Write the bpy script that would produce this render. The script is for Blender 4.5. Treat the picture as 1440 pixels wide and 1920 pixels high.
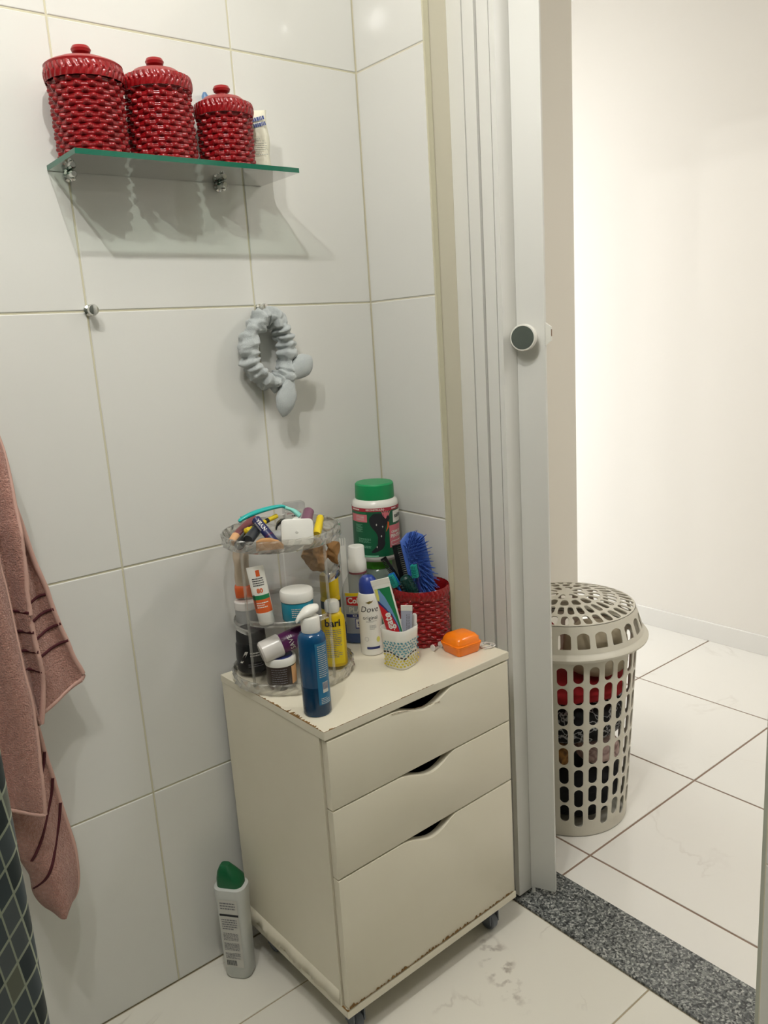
import bpy, bmesh, math, random
from mathutils import Vector, Matrix, noise
PI = math.pi
random.seed(7)
for o in list(bpy.data.objects):
    bpy.data.objects.remove(o, do_unlink=True)
scene = bpy.context.scene
C = scene.collection

# ------------------------------------------------------------------ camera, world, exposure, lights
cam_data = bpy.data.cameras.new('camera')
cam = bpy.data.objects.new('camera', cam_data)
C.objects.link(cam)
scene.camera = cam
CAM = Vector((-1.1031, -1.3894, 1.2535))
yaw, pitch, roll = 0.67078, -0.21652, -0.06395
fw = Vector((math.sin(yaw) * math.cos(pitch), math.cos(yaw) * math.cos(pitch), math.sin(pitch)))
rt = Vector((math.cos(yaw), -math.sin(yaw), 0))
up = rt.cross(fw)
r2 = rt * math.cos(roll) + up * math.sin(roll)
u2 = up * math.cos(roll) - rt * math.sin(roll)
cam.matrix_world = Matrix(((r2.x, u2.x, -fw.x, CAM.x), (r2.y, u2.y, -fw.y, CAM.y), (r2.z, u2.z, -fw.z, CAM.z), (0, 0, 0, 1)))
cam_data.sensor_fit = 'AUTO'
cam_data.sensor_width = 36
cam_data.lens = 1502.55 * 36 / 1920
cam_data.clip_start = 0.02

w = bpy.data.worlds.new('world')
scene.world = w
w.use_nodes = True
w.node_tree.nodes['Background'].inputs[0].default_value = (0.9, 0.95, 1.0, 1)
w.node_tree.nodes['Background'].inputs[1].default_value = 0.02
vs = scene.view_settings
vs.view_transform = 'Standard'
vs.look = 'None'
vs.gamma = 1
vs.use_curve_mapping = False
vs.exposure = 0.0
BULB_W = 19.0          # each of the two bathroom bulbs
HALL_W = (5.5, 11.5)  # the hall's ceiling lamp, then one added to lift the side wall
BULBS = [(-0.80, -0.88, 2.28), (-1.15, -0.86, 2.28)]
HALL_LAMPS = [(0.62, 0.95), (0.95, -1.35)]
FILL_PANE_W = 22.0          # glow of the unseen window added at the hall's end

# ------------------------------------------------------------------ materials
def lin(c):
    return c / 12.92 if c <= 0.04045 else ((c + 0.055) / 1.055) ** 2.4
def rgb(h):
    h = h.lstrip('#')
    return tuple(lin(int(h[i:i + 2], 16) / 255) for i in (0, 2, 4)) + (1,)
MATS = {}
def mat(name, col='#cccccc', rough=0.5, metal=0.0, spec=0.5, bump=None, var=None, sub=0.0, emit=0.0, coat=0.0):
    """bump=(scale,strength[,detail]); var=(scale,second colour,amount,contrast)"""
    m = bpy.data.materials.new(name)
    m.use_nodes = True
    nt = m.node_tree
    b = nt.nodes['Principled BSDF']
    b.inputs['Base Color'].default_value = rgb(col)
    b.inputs['Roughness'].default_value = rough
    b.inputs['Metallic'].default_value = metal
    b.inputs['Specular IOR Level'].default_value = spec
    if coat: b.inputs['Coat Weight'].default_value = coat; b.inputs['Coat Roughness'].default_value = 0.1
    if sub:
        b.inputs['Subsurface Weight'].default_value = sub
        b.inputs['Subsurface Radius'].default_value = (0.004, 0.003, 0.002)
    if emit:
        b.inputs['Emission Color'].default_value = rgb(col)
        b.inputs['Emission Strength'].default_value = emit
    tc = nt.nodes.new('ShaderNodeTexCoord')
    if var:
        n = nt.nodes.new('ShaderNodeTexNoise')
        n.inputs['Scale'].default_value = var[0]
        n.inputs['Detail'].default_value = 4
        nt.links.new(tc.outputs['Object'], n.inputs['Vector'])
        r = nt.nodes.new('ShaderNodeValToRGB')
        k = var[3] if len(var) > 3 else 0.25
        r.color_ramp.elements[0].position = 0.5 - k
        r.color_ramp.elements[1].position = 0.5 + k
        nt.links.new(n.outputs['Fac'], r.inputs['Fac'])
        mx = nt.nodes.new('ShaderNodeMix'); mx.data_type = 'RGBA'
        mx.inputs[6].default_value = rgb(col); mx.inputs[7].default_value = rgb(var[1])
        ml = nt.nodes.new('ShaderNodeMath'); ml.operation = 'MULTIPLY'; ml.inputs[1].default_value = var[2]
        nt.links.new(r.outputs['Color'], ml.inputs[0])
        nt.links.new(ml.outputs[0], mx.inputs[0])
        nt.links.new(mx.outputs[2], b.inputs['Base Color'])
    if bump:
        n = nt.nodes.new('ShaderNodeTexNoise')
        n.inputs['Scale'].default_value = bump[0]
        n.inputs['Detail'].default_value = bump[2] if len(bump) > 2 else 2
        nt.links.new(tc.outputs['Object'], n.inputs['Vector'])
        bp = nt.nodes.new('ShaderNodeBump')
        bp.inputs['Strength'].default_value = bump[1]
        bp.inputs['Distance'].default_value = 0.002
        nt.links.new(n.outputs['Fac'], bp.inputs['Height'])
        nt.links.new(bp.outputs['Normal'], b.inputs['Normal'])
    MATS[name] = m
    return m
def clear(name, tint='#f2f4f2', gloss=0.08, rough=0.04, body='#ffffff', haze=0.0):
    """thin clear plastic or glass: transparent sheet with fresnel gloss and an optional faint haze"""
    m = bpy.data.materials.new(name); m.use_nodes = True
    nt = m.node_tree; nt.nodes.clear()
    out = nt.nodes.new('ShaderNodeOutputMaterial')
    tr = nt.nodes.new('ShaderNodeBsdfTransparent'); tr.inputs[0].default_value = rgb(tint)
    gl = nt.nodes.new('ShaderNodeBsdfGlossy'); gl.inputs['Roughness'].default_value = rough
    di = nt.nodes.new('ShaderNodeBsdfDiffuse'); di.inputs[0].default_value = rgb(body)
    m1 = nt.nodes.new('ShaderNodeMixShader'); m1.inputs[0].default_value = haze
    nt.links.new(tr.outputs[0], m1.inputs[1]); nt.links.new(di.outputs[0], m1.inputs[2])
    fr = nt.nodes.new('ShaderNodeFresnel'); fr.inputs[0].default_value = 1.45
    m2 = nt.nodes.new('ShaderNodeMixShader')
    ad = nt.nodes.new('ShaderNodeMath'); ad.operation = 'MULTIPLY'; ad.inputs[1].default_value = gloss / 0.04
    ad.use_clamp = True
    ge = nt.nodes.new('ShaderNodeNewGeometry')          # same reflectance on both sides of the sheet
    io = nt.nodes.new('ShaderNodeMath'); io.operation = 'MULTIPLY_ADD'
    io.inputs[1].default_value = 1 / 1.45 - 1.45; io.inputs[2].default_value = 1.45
    nt.links.new(ge.outputs['Backfacing'], io.inputs[0]); nt.links.new(io.outputs[0], fr.inputs[0])
    nt.links.new(fr.outputs[0], ad.inputs[0]); nt.links.new(ad.outputs[0], m2.inputs[0])
    nt.links.new(m1.outputs[0], m2.inputs[1]); nt.links.new(gl.outputs[0], m2.inputs[2])
    nt.links.new(m2.outputs[0], out.inputs[0])
    MATS[name] = m
    return m

# ------------------------------------------------------------------ mesh helpers: every helper returns (verts, faces)
def cat(*parts):
    V, F = [], []
    for v, f in parts:
        k = len(V); V += list(v); F += [tuple(i + k for i in q) for q in f]
    return V, F
def xf(p, loc=(0, 0, 0), rot=(0, 0, 0), sc=(1, 1, 1)):
    from mathutils import Euler
    M = Matrix.Translation(loc) @ Euler(rot).to_matrix().to_4x4() @ Matrix.Diagonal((*sc, 1))
    return [tuple(M @ Vector(v)) for v in p[0]], p[1]
def mxf(p, M):
    return [tuple(M @ Vector(v)) for v in p[0]], p[1]
def lathe(prof, seg=32, sx=1.0, sy=1.0, a0=0.0):
    V, F, rows = [], [], []
    for r, z in prof:
        if r < 1e-6:
            rows.append([len(V)] * seg); V.append((0, 0, z))
        else:
            rows.append(list(range(len(V), len(V) + seg)))
            V += [(r * sx * math.cos(a0 + 2 * PI * j / seg), r * sy * math.sin(a0 + 2 * PI * j / seg), z) for j in range(seg)]
    for a, b in zip(rows, rows[1:]):
        for j in range(seg):
            q = [a[j], a[(j + 1) % seg], b[(j + 1) % seg], b[j]]
            d = []
            for i in q:
                if i not in d: d.append(i)
            if len(d) > 2: F.append(tuple(d))
    return V, F
def offs(pts, d):
    n = len(pts); out = []
    for i in range(n):
        a, b, c = Vector(pts[i - 1]), Vector(pts[i]), Vector(pts[(i + 1) % n])
        e1, e2 = (b - a), (c - b)
        n1 = Vector((e1.y, -e1.x)).normalized(); n2 = Vector((e2.y, -e2.x)).normalized()
        m = (n1 + n2)
        m = m.normalized() if m.length > 1e-6 else n1
        k = max(0.4, m.dot(n1))
        out.append(tuple(b - m * (d / k)))
    return out
def prism(pts, z0, z1, bev=0.0):
    """outline (CCW, 2d) extruded along z, with bevelled rims"""
    lay = [(pts, z0), (pts, z1)] if bev <= 0 else [(offs(pts, bev), z0), (offs(pts, bev * .3), z0 + bev * .3), (pts, z0 + bev), (pts, z1 - bev), (offs(pts, bev * .3), z1 - bev * .3), (offs(pts, bev), z1)]
    n = len(pts); V, F = [], []
    for p, z in lay: V += [(x, y, z) for x, y in p]
    for k in range(len(lay) - 1):
        for i in range(n):
            j = (i + 1) % n
            F.append((k * n + i, k * n + j, (k + 1) * n + j, (k + 1) * n + i))
    F.append(tuple(reversed(range(n)))); F.append(tuple(range((len(lay) - 1) * n, len(lay) * n)))
    return V, F
def rrect(w, d, r, k=5):
    out = []
    for cx, cy, a in ((w / 2 - r, d / 2 - r, 0), (-w / 2 + r, d / 2 - r, 90), (-w / 2 + r, -d / 2 + r, 180), (w / 2 - r, -d / 2 + r, 270)):
        for i in range(k + 1):
            t = math.radians(a + 90 * i / k); out.append((cx + r * math.cos(t), cy + r * math.sin(t)))
    return out
def box(x0, x1, y0, y1, z0, z1, bev=0.0):
    return prism([(x0, y0), (x1, y0), (x1, y1), (x0, y1)], z0, z1, bev)
def loft(rings, cap=True, closed=True):
    """rings: list of equal-length 3d loops"""
    n = len(rings[0]); V = [tuple(v) for r in rings for v in r]; F = []
    for k in range(len(rings) - 1):
        for i in range(n if closed else n - 1):
            j = (i + 1) % n
            F.append((k * n + i, k * n + j, (k + 1) * n + j, (k + 1) * n + i))
    if cap and closed:
        F.append(tuple(reversed(range(n)))); F.append(tuple(range((len(rings) - 1) * n, len(rings) * n)))
    return V, F
def tube(path, rad, seg=10, closed=False, flat=None, upv=(0, 0, 1)):
    """rad: number or list; flat=(a,b): elliptical section"""
    P = [Vector(p) for p in path]; n = len(P); rings = []
    U = Vector(upv)
    for i in range(n):
        a = P[i - 1] if (i or closed) else P[0]
        b = P[(i + 1) % n] if (i < n - 1 or closed) else P[-1]
        t = (b - a).normalized()
        s = t.cross(U)
        if s.length < 1e-4: s = t.cross(Vector((1, 0.1, 0)))
        s.normalize(); q = s.cross(t)
        r = rad[i] if isinstance(rad, (list, tuple)) else rad
        ea, eb = flat if flat else (1, 1)
        rings.append([P[i] + s * (math.cos(2 * PI * k / seg) * r * ea) + q * (math.sin(2 * PI * k / seg) * r * eb) for k in range(seg)])
    if closed:
        rings.append(rings[0]); return loft(rings, cap=False)
    return loft(rings)
def smooth_path(pts, n=6, closed=False):
    P = [Vector(p) for p in pts]; m = len(P); out = []
    rng = range(m if closed else m - 1)
    for i in rng:
        p0 = P[(i - 1) % m] if (closed or i) else P[0]
        p1 = P[i]; p2 = P[(i + 1) % m]
        p3 = P[(i + 2) % m] if (closed or i + 2 < m) else P[-1]
        for k in range(n):
            t = k / n
            out.append(0.5 * ((2 * p1) + (p2 - p0) * t + (2 * p0 - 5 * p1 + 4 * p2 - p3) * t * t + (3 * p1 - p0 - 3 * p2 + p3) * t ** 3))
    if not closed: out.append(P[-1])
    return out
def grid(fn, nu, nv):
    V = [tuple(fn(i / nu, j / nv)) for j in range(nv + 1) for i in range(nu + 1)]
    F = [(j * (nu + 1) + i, j * (nu + 1) + i + 1, (j + 1) * (nu + 1) + i + 1, (j + 1) * (nu + 1) + i) for j in range(nv) for i in range(nu)]
    return V, F
def cylpatch(R, a0, a1, z0, z1, n=12, R1=None, m=1):
    R1 = R if R1 is None else R1
    def f(u, v):
        a = a0 + (a1 - a0) * u; r = R + (R1 - R) * v
        return (r * math.cos(a), r * math.sin(a), z0 + (z1 - z0) * v)
    return grid(f, n, m)
def ball(r, sx=1, sy=1, sz=1, seg=20, ring=10):
    return lathe([(r * math.sin(PI * k / ring) if 0 < k < ring else 0, -r * math.cos(PI * k / ring)) for k in range(ring + 1)], seg) if (sx, sy, sz) == (1, 1, 1) else xf(ball(r, seg=seg, ring=ring), sc=(sx, sy, sz))

def ob(name, vf, m, parent=None, loc=(0, 0, 0), rot=(0, 0, 0), smooth=35, solid=0.0, subd=0):
    me = vf if isinstance(vf, bpy.types.Mesh) else None
    if me is None:
        me = bpy.data.meshes.new(name)
        me.from_pydata([tuple(v) for v in vf[0]], [], [tuple(f) for f in vf[1]])
        me.validate()
        b = bmesh.new(); b.from_mesh(me)
        bmesh.ops.recalc_face_normals(b, faces=b.faces) if solid == 0 else None
        b.to_mesh(me); b.free()
        if smooth:
            me.shade_smooth()
            me.set_sharp_from_angle(angle=math.radians(smooth))
        if m is not None:
            me.materials.append(MATS[m] if isinstance(m, str) else m)
    o = bpy.data.objects.new(name, me)
    C.objects.link(o)
    o.parent = parent; o.location = loc; o.rotation_euler = rot
    if solid:
        s = o.modifiers.new('thickness', 'SOLIDIFY'); s.thickness = solid; s.offset = 0
    if subd:
        s = o.modifiers.new('subdivision', 'SUBSURF'); s.levels = subd; s.render_levels = subd
    return o
def tag(o, label, cat_, group=None):
    o['label'] = label; o['category'] = cat_
    if group: o['group'] = group
    return o
def thing(name, label, cat_, loc=(0, 0, 0), rot=(0, 0, 0), group=None):
    o = bpy.data.objects.new(name, None); C.objects.link(o)
    o.empty_display_size = 0.02
    o.location = loc; o.rotation_euler = rot
    return tag(o, label, cat_, group)
def struct(o):
    o['kind'] = 'structure'; return o
def text(s, size, fn, m, parent, name='lettering', bold=0.0, shear=0.0, ax='CENTER', sx=1.0):
    cu = bpy.data.curves.new('text', 'FONT'); cu.body = s; cu.size = size; cu.align_x = ax; cu.align_y = 'CENTER'
    cu.offset = bold; cu.shear = shear; cu.resolution_u = 3
    t = bpy.data.objects.new('text', cu)
    me = bpy.data.meshes.new_from_object(t)
    bpy.data.objects.remove(t)
    for v in me.vertices: v.co = fn(v.co.x * sx, v.co.y)
    me.materials.clear(); me.materials.append(MATS[m])
    me.name = name
    o = bpy.data.objects.new(name, me); C.objects.link(o); o.parent = parent
    return o
def cylmap(R, a0, z0, vert=False, up=True):
    if vert:      # text running along the axis
        s = 1 if up else -1
        return lambda u, v: (R * math.cos(a0 - s * v / R), R * math.sin(a0 - s * v / R), z0 + s * u)
    return lambda u, v: (R * math.cos(a0 + u / R), R * math.sin(a0 + u / R), z0 + v)
def planemap(o, ux, uy):
    o, ux, uy = Vector(o), Vector(ux), Vector(uy)
    return lambda u, v: o + ux * u + uy * v
def smalltext(fn, w, h, rows, seed=1, fill=0.5):
    """rows of tiny illegible print as short bars"""
    rnd = random.Random(seed); V, F = [], []
    for k in range(rows):
        v1 = h / 2 - h * k / rows; v0 = v1 - h / rows * fill
        u = -w / 2
        end = w / 2 * (1 if rnd.random() < .75 else rnd.uniform(.2, .9))
        while u < end:
            l = w * rnd.uniform(.06, .2); e = min(u + l, end)
            m = (u + e) / 2; i = len(V)
            V += [fn(u, v0), fn(m, v0), fn(e, v0), fn(e, v1), fn(m, v1), fn(u, v1)]
            F += [(i, i + 1, i + 4, i + 5), (i + 1, i + 2, i + 3, i + 4)]
            u = e + w * .03
    return V, F
def face(x, y):
    """bearing from a spot to the viewer side of the room"""
    return math.atan2(CAM.y - y, CAM.x - x)

# ------------------------------------------------------------------ materials of the setting
mat('grout', '#cbc6ac', 0.9)
def tile_mat(name, c0, rough, wav, vein=None):
    m = mat(name, c0, rough, bump=(wav[0], wav[1], 1))
    nt = m.node_tree; b = nt.nodes['Principled BSDF']
    if vein:
        tc = nt.nodes.new('ShaderNodeTexCoord')
        n1 = nt.nodes.new('ShaderNodeTexNoise'); n1.inputs['Scale'].default_value = vein[0]; n1.inputs['Detail'].default_value = 7; n1.inputs['Distortion'].default_value = 1.2
        gm = nt.nodes.new('ShaderNodeNewGeometry')
        nt.links.new(gm.outputs['Position'], n1.inputs['Vector'])
        r = nt.nodes.new('ShaderNodeValToRGB')
        e = r.color_ramp.elements
        e[0].position = 0.487; e[0].color = (0, 0, 0, 1)
        e[1].position = 0.513; e[1].color = (0, 0, 0, 1)
        x = r.color_ramp.elements.new(0.5); x.color = (1, 1, 1, 1)
        nt.links.new(n1.outputs['Fac'], r.inputs['Fac'])
        n2 = nt.nodes.new('ShaderNodeTexNoise'); n2.inputs['Scale'].default_value = 5; n2.inputs['Detail'].default_value = 3
        nt.links.new(gm.outputs['Position'], n2.inputs['Vector'])
        r2_ = nt.nodes.new('ShaderNodeValToRGB')
        r2_.color_ramp.elements[0].position = 0.5; r2_.color_ramp.elements[1].position = 0.68
        nt.links.new(n2.outputs['Fac'], r2_.inputs['Fac'])
        mu = nt.nodes.new('ShaderNodeMath'); mu.operation = 'MULTIPLY'
        nt.links.new(r.outputs['Color'], mu.inputs[0]); nt.links.new(r2_.outputs['Color'], mu.inputs[1])
        m3 = nt.nodes.new('ShaderNodeMath'); m3.operation = 'MULTIPLY'; m3.inputs[1].default_value = vein[2]
        nt.links.new(mu.outputs[0], m3.inputs[0])
        mx = nt.nodes.new('ShaderNodeMix'); mx.data_type = 'RGBA'
        mx.inputs[6].default_value = rgb(c0); mx.inputs[7].default_value = rgb(vein[1])
        nt.links.new(m3.outputs[0], mx.inputs[0])
        nt.links.new(mx.outputs[2], b.inputs['Base Color'])
    return m
tile_mat('wall_tile', '#dddcd6', 0.055, (9, 0.05))
tile_mat('grey_tile', '#6f746e', 0.2, (9, 0.05))
tile_mat('floor_tile', '#e2ded2', 0.12, (6, 0.04), (2.6, '#8d7f70', 0.55))
# brownish scuff streaks by the cabinet's front corner
nt = MATS['floor_tile'].node_tree; bsd = nt.nodes['Principled BSDF']
src = bsd.inputs['Base Color'].links[0].from_socket
gm = nt.nodes.new('ShaderNodeNewGeometry'); mp = nt.nodes.new('ShaderNodeMapping'); mp.vector_type = 'TEXTURE'
mp.inputs['Location'].default_value = (-0.112, -0.420, 0); mp.inputs['Rotation'].default_value = (0, 0, math.radians(-25)); mp.inputs['Scale'].default_value = (0.04, 0.13, 1)
nt.links.new(gm.outputs['Position'], mp.inputs['Vector'])
ln_ = nt.nodes.new('ShaderNodeVectorMath'); ln_.operation = 'LENGTH'; nt.links.new(mp.outputs[0], ln_.inputs[0])
scuff = nt.nodes.new('ShaderNodeMapRange'); scuff.inputs[1].default_value = 1.0; scuff.inputs[2].default_value = 0.2; nt.links.new(ln_.outputs['Value'], scuff.inputs[0])
nz = nt.nodes.new('ShaderNodeTexNoise'); nz.inputs['Scale'].default_value = 38; nz.inputs['Detail'].default_value = 5; nt.links.new(gm.outputs['Position'], nz.inputs['Vector'])
rz_ = nt.nodes.new('ShaderNodeMapRange'); rz_.inputs[1].default_value = 0.52; rz_.inputs[2].default_value = 0.70; nt.links.new(nz.outputs['Fac'], rz_.inputs[0])
mu_ = nt.nodes.new('ShaderNodeMath'); mu_.operation = 'MULTIPLY'; nt.links.new(scuff.outputs[0], mu_.inputs[0]); nt.links.new(rz_.outputs[0], mu_.inputs[1])
mx_ = nt.nodes.new('ShaderNodeMix'); mx_.data_type = 'RGBA'; mx_.inputs[7].default_value = rgb('#6b5546')
nt.links.new(mu_.outputs[0], mx_.inputs[0]); nt.links.new(src, mx_.inputs[6]); nt.links.new(mx_.outputs[2], bsd.inputs['Base Color'])
tile_mat('hall_tile', '#e9e6df', 0.10, (5, 0.03), (1.5, '#b9aea2', 0.25))
mat('grout_floor', '#a79a80', 0.9)
mat('grout_hall', '#8d7767', 0.9)
mat('plaster', '#d3cdb9', 0.8, bump=(60, 0.15))
mat('hall_paint', '#efebe5', 0.8)
mat('tan_paint', '#e4dfd4', 0.8)
mat('ceiling_paint', '#f0eee8', 0.9)
mat('white_tile', '#eceae6', 0.15)
mat('pvc', '#dddcd6', 0.38)
mat('pvc_dark', '#9d9c94', 0.5)
mat('aluminium', '#b5b8ad', 0.4, metal=0.35)
m = mat('granite', '#5c5e5d', 0.22)
nt = m.node_tree
tc = nt.nodes.new('ShaderNodeTexCoord')
vo = nt.nodes.new('ShaderNodeTexVoronoi'); vo.inputs['Scale'].default_value = 260
n1 = nt.nodes.new('ShaderNodeTexNoise'); n1.inputs['Scale'].default_value = 150; n1.inputs['Detail'].default_value = 6; n1.inputs['Roughness'].default_value = 0.75
nt.links.new(tc.outputs['Object'], vo.inputs['Vector']); nt.links.new(tc.outputs['Object'], n1.inputs['Vector'])
mm = nt.nodes.new('ShaderNodeMix'); mm.data_type = 'FLOAT'; mm.inputs[0].default_value = 0.35
nt.links.new(n1.outputs['Fac'], mm.inputs[2])
sp = nt.nodes.new('ShaderNodeSeparateColor'); nt.links.new(vo.outputs['Color'], sp.inputs[0]); nt.links.new(sp.outputs[0], mm.inputs[3])
rp = nt.nodes.new('ShaderNodeValToRGB')
e = rp.color_ramp.elements
e[0].position = 0.3; e[0].color = rgb('#2b2d2e'); e[1].position = 0.75; e[1].color = rgb('#c2c2bc')
x = e.new(0.45); x.color = rgb('#585b5b'); x = e.new(0.58); x.color = rgb('#80827f')
nt.links.new(mm.outputs[0], rp.inputs['Fac']); nt.links.new(rp.outputs['Color'], nt.nodes['Principled BSDF'].inputs['Base Color'])

# ------------------------------------------------------------------ tiled surfaces: a grout slab plus one object per tile
TILE_CACHE = {}
def tile_mesh(w_, h_, t, m, bev):
    k = (round(w_, 4), round(h_, 4), m)
    if k not in TILE_CACHE:
        V, F = box(-w_ / 2, w_ / 2, -h_ / 2, h_ / 2, 0, t, 0)
        # bevel the front rim only
        outer = [(-w_ / 2, -h_ / 2), (w_ / 2, -h_ / 2), (w_ / 2, h_ / 2), (-w_ / 2, h_ / 2)]
        i1 = offs(outer, bev * .35); i2 = offs(outer, bev)
        V = [(x, y, 0) for x, y in outer] + [(x, y, t - bev) for x, y in outer] + [(x, y, t - bev * .35) for x, y in i1] + [(x, y, t) for x, y in i2]
        F = [(a * 4 + i, a * 4 + (i + 1) % 4, a * 4 + 4 + (i + 1) % 4, a * 4 + 4 + i) for a in range(3) for i in range(4)] + [(12, 13, 14, 15), (3, 2, 1, 0)]
        me = bpy.data.meshes.new('tile'); me.from_pydata(V, [], F)
        b_ = bmesh.new(); b_.from_mesh(me); bmesh.ops.recalc_face_normals(b_, faces=b_.faces); b_.to_mesh(me); b_.free()
        me.materials.append(MATS[m]); TILE_CACHE[k] = me
    return TILE_CACHE[k]
def tiles(parent, us, vs_, M, t, m, gap=0.003, bev=0.0015):
    """us, vs_: joint positions; M maps (u, v, out) to the world"""
    for u0, u1 in zip(us, us[1:]):
        for v0, v1 in zip(vs_, vs_[1:]):
            me = tile_mesh(u1 - u0 - gap, v1 - v0 - gap, t, m, bev)
            o = bpy.data.objects.new('tile', me); C.objects.link(o)
            o.parent = parent
            o.matrix_world = M @ Matrix.Translation(((u0 + u1) / 2, (v0 + v1) / 2, 0))
ROWS = [0.0, 0.424, 0.874, 1.324, 1.774, 2.224, 2.42]
CEIL = 2.42
# wall with the shelf (plane y = 0)
wb = struct(ob('wall_back', box(-1.95, 0.2, 0.0015, 0.12, 0, CEIL), 'grout', smooth=0))
tiles(wb, [-1.9, -1.5811, -1.2571, -0.9330, -0.6090, -0.2849, 0.0], ROWS, Matrix(((1, 0, 0, 0), (0, 0, -1, 0.006), (0, 1, 0, 0), (0, 0, 0, 1))), 0.006, 'wall_tile')
# right wall with the doorway (plane x = 0)
wr = struct(ob('wall_right', cat(box(0.0015, 0.2, -0.203, 0.0015, 0, CEIL, 0.0), box(0.001, 0.2, -0.885, -0.203, 2.12, CEIL), box(0.0015, 0.2, -2.1, -0.885, 0, CEIL)), 'plaster', smooth=0))
tiles(wr, [-0.203, 0.0], ROWS, Matrix(((0, 0, -1, 0.006), (1, 0, 0, 0), (0, 1, 0, 0), (0, 0, 0, 1))), 0.006, 'wall_tile')
tiles(wr, [-2.1, -1.8, -1.476, -1.152, -0.885], ROWS, Matrix(((0, 0, -1, 0.006), (1, 0, 0, 0), (0, 1, 0, 0), (0, 0, 0, 1))), 0.006, 'wall_tile')
ob('plaster_edge', box(-0.0005, 0.012, -0.2065, -0.2025, 0, CEIL, 0.001), 'grout', wr, smooth=0)
wl = struct(ob('wall_left', box(-2.0, -1.9, -2.1, 0.12, 0, CEIL), 'grey_tile', smooth=0))
wf = struct(ob('wall_front', box(-2.0, 0.2, -2.2, -2.1, 0, CEIL), 'grey_tile', smooth=0))
struct(ob('ceiling', box(-2.0, 0.1, -2.2, 0.12, CEIL, CEIL + 0.1), 'ceiling_paint', smooth=0))
# bathroom floor
fl = struct(ob('floor', box(-1.95, 0.056, -2.12, 0.12, -0.1, -0.0015), 'grout_floor', smooth=0))
tiles(fl, [-1.82, -1.35, -0.88, -0.41, 0.055], [-2.06, -1.59, -1.122, -0.652, -0.180, 0.0], Matrix.Translation((0, 0, -0.008)), 0.008, 'floor_tile', gap=0.003, bev=0.001)
# hall beyond the doorway
fh = struct(ob('floor_hall', box(0.19, 1.95, -2.2, 1.6, -0.1, -0.0015), 'grout_hall', smooth=0))
tiles(fh, [0.196, 0.304, 0.771, 1.238, 1.72], [-2.2, -1.74, -1.27, -0.80, -0.33, 0.155, 0.62, 1.09, 1.56], Matrix.Translation((0, 0, -0.008)), 0.008, 'hall_tile', gap=0.0055, bev=0.001)
HC = 2.475
struct(ob('wall_far', box(1.72, 1.85, -2.2, 1.6, 0, HC), 'hall_paint', smooth=0))
struct(ob('baseboard_far', box(1.711, 1.72, -2.2, 1.6, 0, 0.075, 0.001), 'white_tile', smooth=0))
struct(ob('wall_side', box(0.2, 0.856, 0.125, 0.28, 0, HC), 'tan_paint', smooth=0))
struct(ob('wall_hall_end', cat(box(0.2, 0.95, 1.6, 1.7, 0, HC), box(1.65, 1.85, 1.6, 1.7, 0, HC), box(0.95, 1.65, 1.6, 1.7, 2.1, HC), box(0.95, 1.65, 1.6, 1.7, 0, 0.12), box(0.1, 0.2, 0.12, 1.7, 0, HC)), 'hall_paint', smooth=0))
win = struct(ob('added_window_1', cat(box(0.95, 0.99, 1.62, 1.68, 0.12, 2.1), box(1.61, 1.65, 1.62, 1.68, 0.12, 2.1), box(0.99, 1.61, 1.62, 1.68, 0.12, 0.16), box(0.99, 1.61, 1.62, 1.68, 2.06, 2.1), box(1.285, 1.315, 1.62, 1.68, 0.16, 2.06)), 'aluminium', smooth=0))  # unseen, added so its glow whitens the lower far wall and floor
struct(ob('wall_hall_front', box(0.2, 1.85, -2.3, -2.2, 0, HC), 'hall_paint', smooth=0))
struct(ob('wall_hall_header', box(0.101, 0.2, -2.2, 0.12, CEIL, HC), 'hall_paint', smooth=0))
struct(ob('ceiling_hall', box(0.1, 1.85, -2.3, 1.7, HC, HC + 0.1), 'ceiling_paint', smooth=0))
# granite threshold in the doorway
struct(ob('trim_1', box(0.056, 0.196, -0.885, -0.203, -0.06, 0.0045, 0.0025), 'granite', smooth=0))
# strike-side frame of the doorway
tr2 = struct(ob('trim_2', box(0.06, 0.14, -0.885, -0.852, 0.0045, 2.12, 0.002), 'aluminium', smooth=0))
ob('frame_lip', box(0.072, 0.10, -0.858, -0.849, 0.0045, 2.12, 0.001), 'aluminium', tr2, smooth=0)

# folding door pushed to the jamb
door = bpy.data.objects.new('door_1', None); C.objects.link(door); door.location = (0.09, -0.26, 0.0045)
struct(door); door['label'] = 'white folding door pushed against the left jamb'
def dpart(name, vf, m, par=door, **k):
    return ob(name, xf(vf, loc=(-0.09, 0.26, -0.0045)) if par is door else vf, m, par, **k)
dpart('wall_channel', box(0.060, 0.120, -0.2415, -0.2035, 0.005, 2.11, 0.0015), 'pvc')
for y0, y1, x0 in ((-0.273, -0.2445, 0.060), (-0.3085, -0.2805, 0.0595), (-0.3225, -0.3105, 0.0595)):
    dpart('door_panel', box(x0, 0.118, y0, y1, 0.014, 2.10, 0.002), 'pvc')
for y0, y1 in ((-0.2450, -0.2410), (-0.2810, -0.2725), (-0.3108, -0.3082)):
    dpart('hinge_strip', box(0.0655, 0.112, y0, y1, 0.014, 2.10), 'pvc_dark')
dpart('hinge_strip', box(0.0690, 0.105, -0.2778, -0.2755, 0.014, 2.10), 'pvc')
A = Vector((0.0975, -0.3235)); B = Vector((0.1205, -0.3735))
ux = (B - A).normalized(); nx = Vector((ux.y, -ux.x))          # nx points into the bathroom
if nx.x > 0: nx = -nx
L = (B - A).length
def lead(u, n, z): q = A + ux * u + nx * n; return (q.x, q.y, z)
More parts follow.
